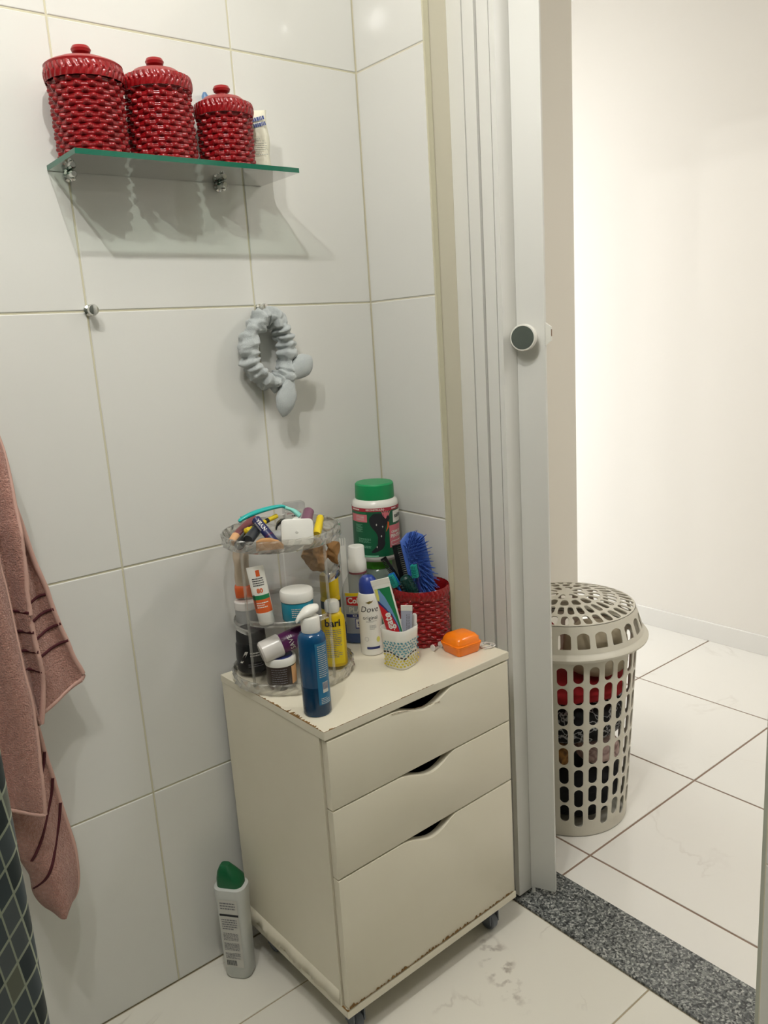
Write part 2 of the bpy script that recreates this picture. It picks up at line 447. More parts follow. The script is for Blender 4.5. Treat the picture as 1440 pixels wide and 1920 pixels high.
lp = cat(prism([lead(0, 0, 0)[:2], lead(L, 0, 0)[:2], lead(L, -0.010, 0)[:2], lead(0, -0.010, 0)[:2]], 0.020, 2.10, 0.0012))
dpart('lead_panel', lp, 'pvc')
dpart('guide_pin', xf(lathe([(0, 0), (.004, 0), (.004, .018), (0, .018)], 10), loc=(*lead(0.004, -0.005, 0)[:2], 0.005)), 'pvc')
mat('knob_white', '#e9e7de', 0.3)
mat('knob_mirror', '#9aa29b', 0.12, metal=0.85)
kz = 1.233
kc = A + ux * (L * 0.36)
RotK = Matrix(((ux.x, 0, nx.x, kc.x - 0.09), (ux.y, 0, nx.y, kc.y + 0.26), (0, 1, 0, kz - 0.0045), (0, 0, 0, 1)))
kn = ob('knob', mxf(lathe([(0, 0), (.017, 0), (.017, .008), (.0235, .013), (.0250, .017), (.0250, .027), (.0238, .0295), (0, .0295)], 36), RotK), 'knob_white', door)
ob('knob_face', mxf(lathe([(0, .0294), (.0218, .0294), (.0218, .0302), (0, .0302)], 36), RotK), 'knob_mirror', kn)
# latch on the panel's free edge
en = Vector((ux.x, ux.y))
le = A + ux * (L + 0.0002) - nx * 0.005
def latchpt(a, out, z): q = le - nx * (-a) + en * out; return (q.x - 0.09, q.y + 0.26, z - 0.0045)
lv = [latchpt(a, o_, z) for o_, s in ((0, 1), (0.011, .62)) for a, z in ((-.004, kz + .004 - .021 * s), (.004, kz + .004 - .021 * s), (.004, kz + .004 + .021 * s), (-.004, kz + .004 + .021 * s))]
lt = ob('latch', (lv, [(0, 1, 2, 3), (4, 5, 6, 7), (0, 1, 5, 4), (1, 2, 6, 5), (2, 3, 7, 6), (3, 0, 4, 7)]), 'knob_white', door, smooth=0)
mat('rust', '#7a5228', 0.7)
sv = [latchpt(a, o_, z) for o_ in (0.0105, 0.0115) for a, z in ((-.002, kz - .001), (.002, kz - .001), (.002, kz + .012), (-.002, kz + .012))]
ob('latch_slot', (sv, [(0, 1, 2, 3), (4, 5, 6, 7), (0, 1, 5, 4), (1, 2, 6, 5), (2, 3, 7, 6), (3, 0, 4, 7)]), 'rust', lt, smooth=0)

# lamps
def emitter(name, watt, area, col):
    m = bpy.data.materials.new(name); m.use_nodes = True
    nt = m.node_tree; nt.nodes.clear()
    e_ = nt.nodes.new('ShaderNodeEmission'); o_ = nt.nodes.new('ShaderNodeOutputMaterial')
    e_.inputs[0].default_value = col; e_.inputs[1].default_value = watt / (PI * area)
    nt.links.new(e_.outputs[0], o_.inputs[0]); MATS[name] = m
emitter('bulb_glow', 0.4, 4 * PI * 0.014 ** 2, (1.0, 0.97, 0.92, 1))
for k_, w_ in enumerate(HALL_W): emitter('hall_glow_%d' % k_, w_, PI * 0.16 ** 2, (1.0, 0.975, 0.945, 1))
emitter('fill_pane_glow', FILL_PANE_W, 0.62 * 1.9, (0.93, 0.97, 1.0, 1))
ob('fill_pane', box(0.99, 1.285, 1.645, 1.65, 0.16, 2.06), 'fill_pane_glow', win, smooth=0)
ob('fill_pane', box(1.315, 1.61, 1.645, 1.65, 0.16, 2.06), 'fill_pane_glow', win, smooth=0)
lamp = thing('ceiling_lamp', 'two-bulb lamp on the bathroom ceiling', 'lamp', (-0.975, -0.87, CEIL))
ob('lamp_base', lathe([(0, 0), (.22, 0), (.22, -.012), (.20, -.03), (0, -.03)], 40), 'knob_white', lamp)
for bx, by, bz in BULBS:
    so = ob('socket', xf(lathe([(0, -.028), (.022, -.028), (.022, -.085), (.016, -.10), (0, -.10)], 20), loc=(bx + .975, by + .87, 0)), 'knob_white', lamp)
    ob('bulb', xf(ball(.014), loc=(bx + .975, by + .87, bz - CEIL + .024)), 'bulb_glow', lamp)
    pl = bpy.data.lights.new('bulb_light', 'POINT'); pl.energy = BULB_W; pl.color = (1.0, 0.985, 0.955); pl.shadow_soft_size = 0.010
    po = bpy.data.objects.new('bulb_light', pl); C.objects.link(po); po.location = (bx, by, bz)
for k_, ((hx, hy), lab) in enumerate(zip(HALL_LAMPS, ('round ceiling light at the far end of the hall', 'unseen round ceiling light added at the near end of the hall'))):  # the near one is added to brighten the tan side wall
    hl = thing('ceiling_light', lab, 'lamp', (hx, hy, HC), group='round ceiling lights of the hall')
    ob('light_housing', lathe([(0, 0), (.18, 0), (.18, -.05), (.162, -.05), (.162, -.045), (0, -.045)], 40), 'knob_white', hl)
    ob('diffuser', lathe([(0, -.0515), (.16, -.0515), (.16, -.046), (0, -.046)], 40), 'hall_glow_%d' % k_, hl)

# ------------------------------------------------------------------ glass shelf and what stands on it
GT = 1.551                                   # top of the glass
clear('glass_face', '#eef6f1', 0.11, 0.02, '#e6eee8', 0.05)
mat('glass_edge', '#13624c', 0.12)
mat('chrome', '#d6d6d2', 0.12, metal=1.0)
sh = thing('glass_shelf', 'green-edged glass shelf on the tiled wall under the red canisters', 'shelf', (-0.445, -0.068, GT - 0.008))
me = bpy.data.meshes.new('glass_pane')
V, F = box(-0.197, 0.197, -0.065, 0.067, 0, 0.008)
me.from_pydata(V, [], F); me.materials.append(MATS['glass_face']); me.materials.append(MATS['glass_edge'])
bm_ = bmesh.new(); bm_.from_mesh(me); bmesh.ops.recalc_face_normals(bm_, faces=bm_.faces)
for f in bm_.faces: f.material_index = 0 if abs(f.normal.z) > .5 else 1
bm_.to_mesh(me); bm_.free()
gp = bpy.data.objects.new('glass_pane', me); C.objects.link(gp); gp.parent = sh
for bx in (-0.165, 0.105):
    b = ob('bracket', cat(xf(lathe([(0, 0), (.009, 0), (.009, .004), (.006, .007), (.006, .026), (.004, .029), (0, .029)], 20), loc=(bx, 0.067, -0.0068), rot=(PI / 2, 0, 0)),
                          box(bx - .006, bx + .006, .045, .067, 0.0082, 0.0105, .0008)), 'chrome', sh)
    ob('screw', xf(lathe([(0, 0), (.0045, 0), (.005, -.002), (.003, -.005), (0, -.005)], 14), loc=(bx, 0.046, -0.0118)), 'chrome', b)

def weave(h, R, rows, n, amp, z0=0.0, seg=6, sub=5):
    """basket wall: rows of strands going over and under; R(t) is the radius at height t"""
    N = n * seg * 2; V, F = [], []
    nr = rows * sub
    for i in range(nr + 1):
        k, ph = divmod(i, sub); ph /= sub
        pr_ = math.sin(PI * ph)
        for j in range(N):
            th = 2 * PI * j / N
            wv = math.cos(n * th + k * PI)
            swell = max(0, wv) ** .8
            r = R(i / nr) + amp * (pr_ ** .7 * (-.5 + 1.5 * swell) if pr_ > 0 else -.9)
            z = z0 + h * (k + .5 + (ph - .5) * (0.82 + .35 * swell)) / rows if 0 < ph else z0 + h * i / nr
            V.append((r * math.cos(th), r * math.sin(th), min(max(z, z0), z0 + h)))
    for i in range(nr):
        for j in range(N):
            j2 = (j + 1) % N
            F.append((i * N + j, i * N + j2, (i + 1) * N + j2, (i + 1) * N + j))
    return V, F
def braid(h, R, n, amp, z0, seg=8, rows=10):
    N = n * seg; V, F = [], []
    for i in range(rows + 1):
        t = i / rows
        for j in range(N):
            th = 2 * PI * j / N
            s = abs(t - .5) * 1.6
            b_ = abs(math.sin(n * th / 2 + s * 1.3 + (PI / 4 if t > .5 else 0)))
            r = R + amp * (b_ ** .6) * (math.sin(PI * min(max(t, .04), .96)) ** .4)
            V.append((r * math.cos(th), r * math.sin(th), z0 + h * t))
    for i in range(rows):
        for j in range(N):
            j2 = (j + 1) % N
            F.append((i * N + j, i * N + j2, (i + 1) * N + j2, (i + 1) * N + j))
    return V, F
mat('red_weave', '#941016', 0.27, coat=0.15, bump=(300, 0.15), var=(40, '#6f0b10', 0.6))
mat('red_lacquer', '#96161a', 0.33, bump=(120, 0.12), var=(25, '#8c151a', 0.6))
mat('dark_inside', '#2b0708', 0.8)
def canister(x, y, Rb, Rt, h, rim, lid_h, rows, n, label):
    t = thing('woven_canister', label, 'canister', (x, y, GT), (0, 0, random.uniform(0, 3)), 'red woven canisters on the glass shelf')
    ob('woven_body', weave(h, lambda u: Rb + (Rt - Rb) * u, rows, n, 0.0042), 'red_weave', t, smooth=70)
    ob('base', lathe([(0, .0005), (Rb - .002, .0005), (Rb - .002, .004), (0, .004)], 40), 'red_weave', t)
    ob('rim_braid', braid(rim, Rt + .003, 34, .0038, h - .002), 'red_weave', t, smooth=70)
    z = h + rim - .003
    l = ob('lid', lathe([(0, z - .004), (Rt - .004, z - .004), (Rt + lid_h[1], z), (Rt + lid_h[1] + .001, z + .004), (Rt + lid_h[1] - .003, z + .007), (Rt * .72, z + lid_h[0] * .72), (Rt * .45, z + lid_h[0] * .9), (.012, z + lid_h[0]), (0, z + lid_h[0])], 48), 'red_lacquer', t)
    k = z + lid_h[0]
    ob('lid_knob', lathe([(0, k - .002), (.0085, k - .002), (.0085, k + .004), (.0135, k + .007), (.0150, k + .011), (.0125, k + .0155), (.006, k + .0175), (0, k + .018)], 28), 'red_lacquer', l)
    return t
canister(-0.588, -0.068, 0.0515, 0.0535, 0.109, 0.021, (0.019, 0.004), 13, 15, 'red woven canister with a wide overhanging lid, at the left end of the glass shelf')
canister(-0.4690, -0.068, 0.0515, 0.0500, 0.112, 0.021, (0.016, -0.006), 13, 15, 'tallest red woven canister, in the middle of the glass shelf')
canister(-0.3510, -0.068, 0.0440, 0.0450, 0.087, 0.020, (0.016, -0.004), 10, 14, 'smallest red woven canister, beside the white packet on the glass shelf')
# crumpled white packet behind the small canister
mat('packet_white', '#dcd8c4', 0.35, bump=(50, 0.5))
mat('packet_blue', '#1f3a7c', 0.4); mat('packet_grey', '#9c9c8f', 0.5)
def crumple(p, amp, sc, seed=0):
    out = []
    for v in p[0]:
        n = noise.noise_vector(Vector(v) * sc + Vector((seed, seed * 2, 0)))
        out.append(tuple(Vector(v) + n * amp))
    return out, p[1]
pk = thing('packet', 'white and blue plastic packet behind the smallest red canister', 'packet', (-0.2795, -0.046, GT), (0, 0, math.radians(-32)))
def packet(w_, d, h, n=10, k_=4):
    rings = []
    for k in range(n + 1):
        t = k / n; e = (1 - abs(2 * t - 1) ** 4) ** .5
        e = max(e, .12)
        rings.append([(x * (1 - .06 * t), y * e, h * t) for x, y in rrect(w_, d, d * .45, k_)])
    return loft(rings)
pv = crumple(packet(0.052, 0.030, 0.108), 0.004, 40, 3)
zmin = min(v[2] for v in pv[0]); pv = ([(a, b_, c - zmin + .0005) for a, b_, c in pv[0]], pv[1])
ob('wrapper', pv, 'packet_white', pk, smooth=40)
ob('print_mark', smalltext(planemap((0.010, -0.0175, .086), (.97, 0, .2), (-.2, 0, .97)), .022, .020, 2, 14, .62), 'packet_blue', pk)
ob('print_mark', smalltext(planemap((0.006, -0.0178, .045), (1, 0, 0), (0, 0, 1)), .030, .030, 8, 15, .3), 'packet_grey', pk)
ob('print_band', box(-.024, .026, -.0145, -.012, .004, .010), 'packet_blue', pk, smooth=0)
# blue toothbrush-like handle tip between wall and canister
mat('navy', '#16234f', 0.4); mat('steel_blue', '#5b7fa6', 0.35)
tb = thing('blue_marker', 'dark blue stick with a pale blue tip, behind the smallest canister', 'stick', (-0.352, -0.0095, GT))
ob('shaft', lathe([(0, .001), (.0065, .001), (.0065, .118), (0, .118)], 14), 'navy', tb)
ob('tip', lathe([(0, .117), (.0055, .117), (.006, .135), (.003, .141), (0, .141)], 14), 'steel_blue', tb)

# ------------------------------------------------------------------ chrome hooks on the wall
def wall_hook(x, z, label):
    t = thing('wall_hook', label, 'hook', (x, -0.0005, z), group='small chrome hooks on the tiled wall')
    M = Matrix.Rotation(PI / 2, 4, 'X')
    ob('hook_base', mxf(lathe([(0, 0), (.0095, 0), (.0095, .003), (.006, .005), (.0055, .009), (0, .009)], 24), M), 'chrome', t)
    ob('hook_pin', mxf(lathe([(0, .008), (.0055, .008), (.006, .012), (.0085, .016), (.0095, .020), (.008, .024), (0, .0255)], 24), M), 'chrome', t)
    return t
wall_hook(-0.606, 1.325, 'bare chrome hook at the crossing of four wall tiles')
wall_hook(-0.276, 1.318, 'chrome hook hidden behind the top of the grey headband')
wall_hook(-0.822, 1.318, 'chrome hook that the pink towel hangs from')

# ------------------------------------------------------------------ plush headband hanging from the hook
m = mat('plush', '#c3c8c6', 0.95, bump=(700, 1.0, 4), var=(60, '#b3babb', 0.7))
m.node_tree.nodes['Principled BSDF'].inputs['Sheen Weight'].default_value = 0.4
hb = thing('headband', 'grey plush headband with a bow, hanging on the tiled wall', 'headband', (-0.2865, -0.0305, 1.240))
loop = [(-0.292, 1.300), (-0.3175, 1.273), (-0.3270, 1.239), (-0.3200, 1.208), (-0.3000, 1.186), (-0.275, 1.177), (-0.2515, 1.193), (-0.2425, 1.2233), (-0.2445, 1.2541), (-0.2525, 1.2849), (-0.2705, 1.302)]
P = smooth_path([(x + 0.2865, 0, z - 1.240) for x, z in loop], 20, closed=True)
n = len(P); sec = 26; rings = []
for i in range(n):
    t = (P[(i + 1) % n] - P[i - 1]).normalized(); s = Vector((t.z, 0, -t.x))
    u = i / n
    fold = 0.5 + 0.5 * math.sin(2 * PI * 19 * u + 2.2 * math.sin(2 * PI * 4 * u))
    rad = 0.0105 + 0.0055 * fold ** .7
    wd = 0.0235 + 0.0028 * fold
    ring = []
    for k in range(sec):
        a = 2 * PI * k / sec
        q = P[i] + s * (math.cos(a) * rad) + Vector((0, math.sin(a) * wd, 0))
        d = noise.noise(q * 60 + Vector((5, 1, 2))) * .0095 + noise.noise(q * 150) * .0026
        q += (s * math.cos(a) + Vector((0, math.sin(a), 0))) * d
        ring.append(q)
    rings.append(ring)
rings.append(rings[0])
ob('band', loft(rings, cap=False), 'plush', hb, smooth=80)
def ear(p0, p1, w_, seed):
    p0, p1 = Vector(p0), Vector(p1)
    ax = (p1 - p0); ln = ax.length; ax.normalize()
    s = ax.cross(Vector((0, 1, 0))).normalized(); d = Vector((0, 1, 0))
    rr = []
    for k in range(15):
        t = k / 14
        e = .36 * (1 - t) + .95 * math.sin(PI * t ** 1.35) ** .8 if 0 < k < 14 else (.36 if k == 0 else .03)
        e = max(e, .12 if k == 13 else .03)
        rr.append([p0 + ax * (ln * t) + s * (math.cos(2 * PI * q / 16) * w_ * e) + d * (math.sin(2 * PI * q / 16) * w_ * .62 * e) for q in range(16)])
    V, F = loft(rr)
    return crumple((V, F), .0016, 110, seed)
kn_ = (0.0355, -0.020, -0.0535)
ob('bow_knot', crumple(xf(ball(.0115), loc=kn_), .002, 120, 4), 'plush', hb, smooth=80)
ob('bow_loop', ear(kn_, (0.0110, -0.019, -0.1290), .0195, 1), 'plush', hb, smooth=80)
ob('bow_loop', ear(kn_, (0.0920, -0.016, -0.0190), .0205, 2), 'plush', hb, smooth=80)

# ------------------------------------------------------------------ pink towel at the left
m = mat('terry', '#c29384', 0.95, bump=(380, 2.5, 6), var=(160, '#a06c5f', 0.8))
m.node_tree.nodes['Principled BSDF'].inputs['Sheen Weight'].default_value = 0.3
mat('terry_hem', '#c69f92', 0.9, bump=(300, 0.4)); mat('maroon', '#4a0f1a', 0.8)
SH = {
'D':(-0.125,[(-0.837,1.2824),(-0.856,1.1648),(-0.884,0.9906),(-0.8927,0.9364),(-0.8985,0.9004),(-0.9125,0.8133),(-0.9216,0.757),(-0.9331,0.6627),(-0.9374,0.5898)],[(-0.8268,1.2819),(-0.8249,1.1611),(-0.8351,0.9799),(-0.833,0.9214),(-0.8314,0.8821),(-0.8291,0.7862),(-0.8253,0.7225),(-0.8302,0.6198),(-0.8349,0.5445)]),
'C':(-0.10,[(-0.8305,1.3126),(-0.8358,1.1922),(-0.8394,1.1248),(-0.8459,1.0838),(-0.845,1.0434),(-0.8441,1.0024),(-0.8372,0.951),(-0.8345,0.8951),(-0.8345,0.83),(-0.829,0.7787),(-0.8233,0.737),(-0.8152,0.6825)],[(-0.8131,1.312),(-0.8038,1.189),(-0.7946,1.1186),(-0.794,1.0828),(-0.7956,1.0377),(-0.7961,0.9942),(-0.7978,0.9418),(-0.8014,0.8865),(-0.801,0.8201),(-0.7974,0.7684),(-0.8008,0.7292),(-0.8103,0.6816)]),
'B':(-0.07,[(-0.8117,1.1164),(-0.7902,1.0211),(-0.7917,0.9436),(-0.794,0.8912),(-0.7956,0.8648),(-0.797,0.8336),(-0.7969,0.8017),(-0.7988,0.7562),(-0.8023,0.7106),(-0.8043,0.6858)],[(-0.808,1.1159),(-0.787,1.0162),(-0.7754,0.9443),(-0.7626,0.8922),(-0.7574,0.8591),(-0.7505,0.8249),(-0.7422,0.7927),(-0.7348,0.7591),(-0.7239,0.7288),(-0.7274,0.7174)]),
'A':(-0.085,[(-0.8951,0.8009),(-0.8855,0.7179),(-0.8749,0.6867),(-0.8742,0.6403),(-0.8743,0.5983),(-0.8759,0.5515),(-0.8769,0.5086),(-0.8713,0.4589),(-0.8602,0.4213),(-0.8592,0.3885),(-0.8535,0.3665),(-0.8445,0.3480),(-0.8330,0.3325)],[(-0.8212,0.7771),(-0.8176,0.693),(-0.8097,0.6619),(-0.8045,0.612),(-0.7984,0.5657),(-0.7929,0.5138),(-0.7866,0.4654),(-0.782,0.4221),(-0.7833,0.3812),(-0.7870,0.3560),(-0.7950,0.3370),(-0.8150,0.3205)])}
STR = {
'B':[[(-0.7964,0.8720),(-0.7626,0.8804)],[(-0.7970,0.8405),(-0.7565,0.8533)],[(-0.7975,0.8100),(-0.7486,0.8262)],[(-0.7985,0.7785),(-0.7411,0.7942)]],
'A':[[(-0.8127,0.6535),(-0.8169,0.6362),(-0.8274,0.6166)],[(-0.8054,0.6172),(-0.8096,0.5948),(-0.8246,0.5624)],[(-0.7992,0.5661),(-0.8073,0.5351),(-0.8302,0.4962),(-0.8501,0.4661),(-0.8581,0.4522)],[(-0.7933,0.5169),(-0.8012,0.4875),(-0.8197,0.4511),(-0.8428,0.4122),(-0.8586,0.3923)]],
'C':[[(-0.8287,0.8735),(-0.8035,0.8688)],[(-0.8286,0.84),(-0.8012,0.8359)],[(-0.8282,0.8077),(-0.7993,0.8027)],[(-0.8279,0.7781),(-0.7982,0.7684)]]}
TW = (-0.82, -0.10, 1.0)
tw = thing('bath_towel', 'pink towel with maroon stripes hanging on the wall at the left', 'towel', TW)
def edge(L, t):
    P_ = [Vector((x, 0, z)) for x, z in L]; s = t * (len(P_) - 1); i = min(int(s), len(P_) - 2)
    return P_[i].lerp(P_[i + 1], s - i)
def sheet_y(key, u, z, x):
    y0 = SH[key][0]
    amp = {'D': .012, 'C': .010, 'B': .008, 'A': .016}[key]
    y = y0 + amp * math.sin(u * {'D': 7.5, 'C': 5.5, 'B': 4.2, 'A': 4.6}[key] + z * 5 + 1.0) + .003 * noise.noise(Vector((x * 25, z * 18, y0 * 90)))
    if key == 'A': y += .02 * (u - .5) ** 2
    if z > 1.0 and key in 'CD': y += (z - 1.0) * .22
    return min(y, -.012)
def tow_sheet(key):
    y0, Lf, Rf = SH[key]
    Ls = [(p.x, p.z) for p in smooth_path([(x, 0, z) for x, z in Lf], 4)]; Rs = [(p.x, p.z) for p in smooth_path([(x, 0, z) for x, z in Rf], 4)]
    def f(u, v):
        a, b_ = edge(Ls, v), edge(Rs, v); p = a.lerp(b_, u)
        return (p.x - TW[0], sheet_y(key, u, p.z, p.x) - TW[1], p.z - TW[2])
    return f, Ls, Rs
def u_at(Ls, Rs, x, z):
    best = (9, 0)
    for k in range(101):
        a, b_ = edge(Ls, k / 100), edge(Rs, k / 100)
        wdt = (b_.x - a.x) or 1e-6
        u = (x - a.x) / wdt; zz = a.z + (b_.z - a.z) * u
        if abs(zz - z) < best[0]: best = (abs(zz - z), u)
    return min(max(best[1], 0), 1)
for key, nm in (('A', 'lower_corner'), ('B', 'side_corner'), ('C', 'middle_fold'), ('D', 'front_fold')):
    f, Ls, Rs = tow_sheet(key)
    s_ = ob(nm, grid(f, 16, 60), 'terry', tw, smooth=80, solid=0.006)
    def hem(side, nm2='hem', w2=.0042):
        pts = []
        for k in range(49):
            pts.append(Vector(f(side, k / 48)))
        ob(nm2, tube(pts, w2, 8), 'terry_hem', s_, smooth=80)
    hem(1)
    if key in 'BD':
        ob('hem', tube([Vector(f(k / 16, 1)) for k in range(17)], .0046, 8), 'terry_hem', s_, smooth=80)
    for line in STR.get(key, []):
        pts = smooth_path([(x, 0, z) for x, z in line], 8)
        V, F = [], []
        for k, q in enumerate(pts):
            u = u_at(Ls, Rs, q.x, q.z)
            y = sheet_y(key, u, q.z, q.x) - .0042
            tg = (pts[min(k + 1, len(pts) - 1)] - pts[max(k - 1, 0)]).normalized(); nn = Vector((-tg.z, 0, tg.x)) * .0023
            for sgn in (1, -1):
                V.append((q.x + nn.x * sgn - TW[0], y - TW[1], q.z + nn.z * sgn - TW[2]))
            if k: F.append((2 * k - 2, 2 * k, 2 * k + 1, 2 * k - 1))
        ob('stripe', (V, F), 'maroon', s_, smooth=80, solid=0.0016)

# ------------------------------------------------------------------ curtain with a diamond mosaic print, lower left
m = mat('curtain_print', '#59605d', 0.55)
nt = m.node_tree; b = nt.nodes['Principled BSDF']
uvn = nt.nodes.new('ShaderNodeUVMap'); sx_ = nt.nodes.new('ShaderNodeSeparateXYZ'); nt.links.new(uvn.outputs[0], sx_.inputs[0])
def mth(op, a, b2=None):
    n_ = nt.nodes.new('ShaderNodeMath'); n_.operation = op
    for i, v in enumerate((a, b2)):
        if v is None: continue
        if isinstance(v, (int, float)): n_.inputs[i].default_value = v
        else: nt.links.new(v, n_.inputs[i])
    return n_.outputs[0]
fa, fb = mth('FRACT', sx_.outputs[0]), mth('FRACT', sx_.outputs[1])
def near(f_): return mth('MINIMUM', f_, mth('SUBTRACT', 1.0, f_))
ln = mth('LESS_THAN', mth('MINIMUM', near(fa), near(fb)), 0.055)
cb = nt.nodes.new('ShaderNodeCombineXYZ'); nt.links.new(mth('FLOOR', sx_.outputs[0]), cb.inputs[0]); nt.links.new(mth('FLOOR', sx_.outputs[1]), cb.inputs[1])
wn = nt.nodes.new('ShaderNodeTexWhiteNoise'); nt.links.new(cb.outputs[0], wn.inputs['Vector'])
rp = nt.nodes.new('ShaderNodeValToRGB'); rp.color_ramp.interpolation = 'LINEAR'
e = rp.color_ramp.elements; e[0].color = rgb('#333b3d'); e[1].color = rgb('#7d7f6e')
x = e.new(.35); x.color = rgb('#4f5a60'); x = e.new(.7); x.color = rgb('#6c7174')
nt.links.new(wn.outputs['Value'], rp.inputs['Fac'])
mx = nt.nodes.new('ShaderNodeMix'); mx.data_type = 'RGBA'; mx.inputs[7].default_value = rgb('#b5bba6')
nt.links.new(ln, mx.inputs[0]); nt.links.new(rp.outputs['Color'], mx.inputs[6]); nt.links.new(mx.outputs[2], b.inputs['Base Color'])
# plan of the hanging cloth: its free edge turns back a little, then it runs left in shallow waves
plan = [(-1.0125, -0.838), (-1.0085, -0.846), (-1.0085, -0.853), (-1.0125, -0.8565), (-1.020, -0.8565), (-1.035, -0.855), (-1.056, -0.853), (-1.085, -0.850), (-1.12, -0.846), (-1.16, -0.850), (-1.20, -0.865), (-1.25, -0.880), (-1.30, -0.868), (-1.36, -0.852), (-1.42, -0.866), (-1.48, -0.880), (-1.54, -0.868), (-1.60, -0.855)]
PP = smooth_path([(x, y, 0) for x, y in plan], 6)
arc = [0]
for a, b_ in zip(PP, PP[1:]): arc.append(arc[-1] + (b_ - a).length)
k0 = min(range(len(PP)), key=lambda i_: abs(PP[i_].x + 1.020) + abs(PP[i_].y + .8565))
NV = 12; V, F, UV = [], [], []
for j in range(NV + 1):
    z = .03 + 1.93 * j / NV
    for i, q in enumerate(PP):
        V.append((q.x, q.y, z))
        s_ = -1.020 - (arc[i] - arc[k0])
        UV.append((52.965 * s_ - 44.718 * z + 94.331, -92.625 * s_ - 10.134 * z - 84.937))
np_ = len(PP)
for j in range(NV):
    for i in range(np_ - 1):
        F.append((j * np_ + i, j * np_ + i + 1, (j + 1) * np_ + i + 1, (j + 1) * np_ + i))
ct = ob('mosaic_curtain', (V, F), 'curtain_print', solid=0.0008, smooth=80)
uvl = ct.data.uv_layers.new(name='UVMap')
for lp_ in ct.data.loops: uvl.data[lp_.index].uv = UV[lp_.vertex_index]
cr = thing('shower_curtain', 'dark curtain with a pale diamond grid, at the lower left edge', 'curtain', (-1.30, -0.875, 0.03))
ct.name = 'curtain_cloth'; ct.parent = cr; ct.location = (1.30, 0.875, -0.03)
ob('curtain_rod', xf(tube([(-1.9, -.877, 1.985), (-1.0, -.877, 1.985)], .012, 14), loc=(1.30, .875, -.03)), 'chrome', cr)
ob('rod_support', xf(tube([(-1.0, -.877, 1.985), (-1.0, -.877, 2.38)], .006, 10), loc=(1.30, .875, -.03)), 'chrome', cr)

# ------------------------------------------------------------------ drawer cabinet on casters
ZT = 0.6277; ZB = 0.0697
mat('cream_paint', '#e4ddc9', 0.33, bump=(30, 0.06), var=(6, '#dad2bb', 0.5))
mat('chip_wood', '#8c6836', 0.9, var=(300, '#5d4322', 0.7))
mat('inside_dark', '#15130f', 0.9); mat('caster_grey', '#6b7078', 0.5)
CW_, CD_ = 0.452, 0.3435
ca = math.radians(1.0)
cabn = thing('drawer_cabinet', 'cream three-drawer cabinet with chipped edges on casters', 'cabinet', (-0.4517, -0.3742, 0), (0, 0, ca))
DF = 0.016
ob('top_board', box(0, CW_, 0, CD_, ZT - .0155, ZT, .0012), 'cream_paint', cabn, smooth=0)
ob('bottom_board', box(0, CW_, 0, CD_, ZB, ZB + .0155, .0012), 'cream_paint', cabn, smooth=0)
sp1 = ob('side_panel', box(0.001, .0165, DF + .002, CD_ - .001, ZB + .0157, ZT - .0157), 'cream_paint', cabn, smooth=0)
ob('side_panel', box(CW_ - .0165, CW_ - .001, DF + .002, CD_ - .001, ZB + .0157, ZT - .0157), 'cream_paint', cabn, smooth=0)
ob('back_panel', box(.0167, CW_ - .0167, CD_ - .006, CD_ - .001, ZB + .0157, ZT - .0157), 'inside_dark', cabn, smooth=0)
def front(z0, z1, sa, sb, dep):
    """drawer front with a wave-shaped finger scoop cut in its upper edge"""
    x0, x1 = .004, CW_ - .004
    pts = [(x0, z0), (x1, z0), (x1, z1)]
    for k in range(25):
        t = 1 - k / 24
        x = sa + (sb - sa) * t
        g = (math.sin(PI * t ** 1.25) ** 1.5)
        pts.append((x, z1 - dep * g))
    pts.append((x0, z1))
    V, F = prism(pts, 0, DF, 0.0009)
    return [(x, DF - z, y) for x, y, z in V], F
for z0, z1, sa, sb in ((.4825, .6085, .142, .295), (.3510, .4795, .148, .294), (.0890, .3475, .148, .289)):
    d = ob('drawer', front(z0, z1, sa, sb, .022), 'cream_paint', cabn, smooth=25)
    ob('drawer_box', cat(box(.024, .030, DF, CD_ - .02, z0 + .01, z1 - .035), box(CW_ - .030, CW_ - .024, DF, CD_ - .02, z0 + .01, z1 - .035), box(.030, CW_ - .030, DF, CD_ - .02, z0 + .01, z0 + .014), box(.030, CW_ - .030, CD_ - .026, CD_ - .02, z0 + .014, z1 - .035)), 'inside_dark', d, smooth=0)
def jag(p0, p1, nrm, wdir, wmin, wmax, n, seed, lift=.0004, keep=None):
    """irregular chipped strip along an edge"""
    rnd = random.Random(seed); p0, p1, nrm, wdir = map(Vector, (p0, p1, nrm, wdir)); V, F = [], []
    for k in range(n + 1):
        t = k / n; q = p0.lerp(p1, t) + nrm * lift
        env = 1 if keep is None else keep(t)
        wd = (wmin + (wmax - wmin) * rnd.random() ** 2.2) * env
        V += [q, q + wdir * wd]
        if k: F.append((2 * k - 2, 2 * k, 2 * k + 1, 2 * k - 1))
    return [tuple(v) for v in V], F
def chip(name, m, *a, par=cabn, **k):
    ob(name, jag(*a, **k), m, par, smooth=0, solid=.0005)
chip('chipped_edge', 'chip_wood', (0, .001, ZT), (0, CD_ * .72, ZT), (0, 0, 1), (1, 0, 0), .0006, .0085, 90, 3, keep=lambda t: max(.12, math.sin(PI * min(1, t * 1.1)) ** .6 * (1.25 if t < .45 else .6)))
chip('chipped_edge', 'chip_wood', (.0, 0, ZT), (CW_ * .55, 0, ZT), (0, 0, 1), (0, 1, 0), .0003, .0050, 110, 4, keep=lambda t: 1.0 if t < .1 else (.25 if t < .45 else .45))
chip('chipped_edge', 'chip_wood', (.004, -.0004, .0895), (CW_ - .01, -.0004, .0895), (0, -1, 0), (0, 0, 1), .0006, .0075, 130, 5, keep=lambda t: .45 + .55 * math.sin(PI * t) if t > .03 else 1.2)
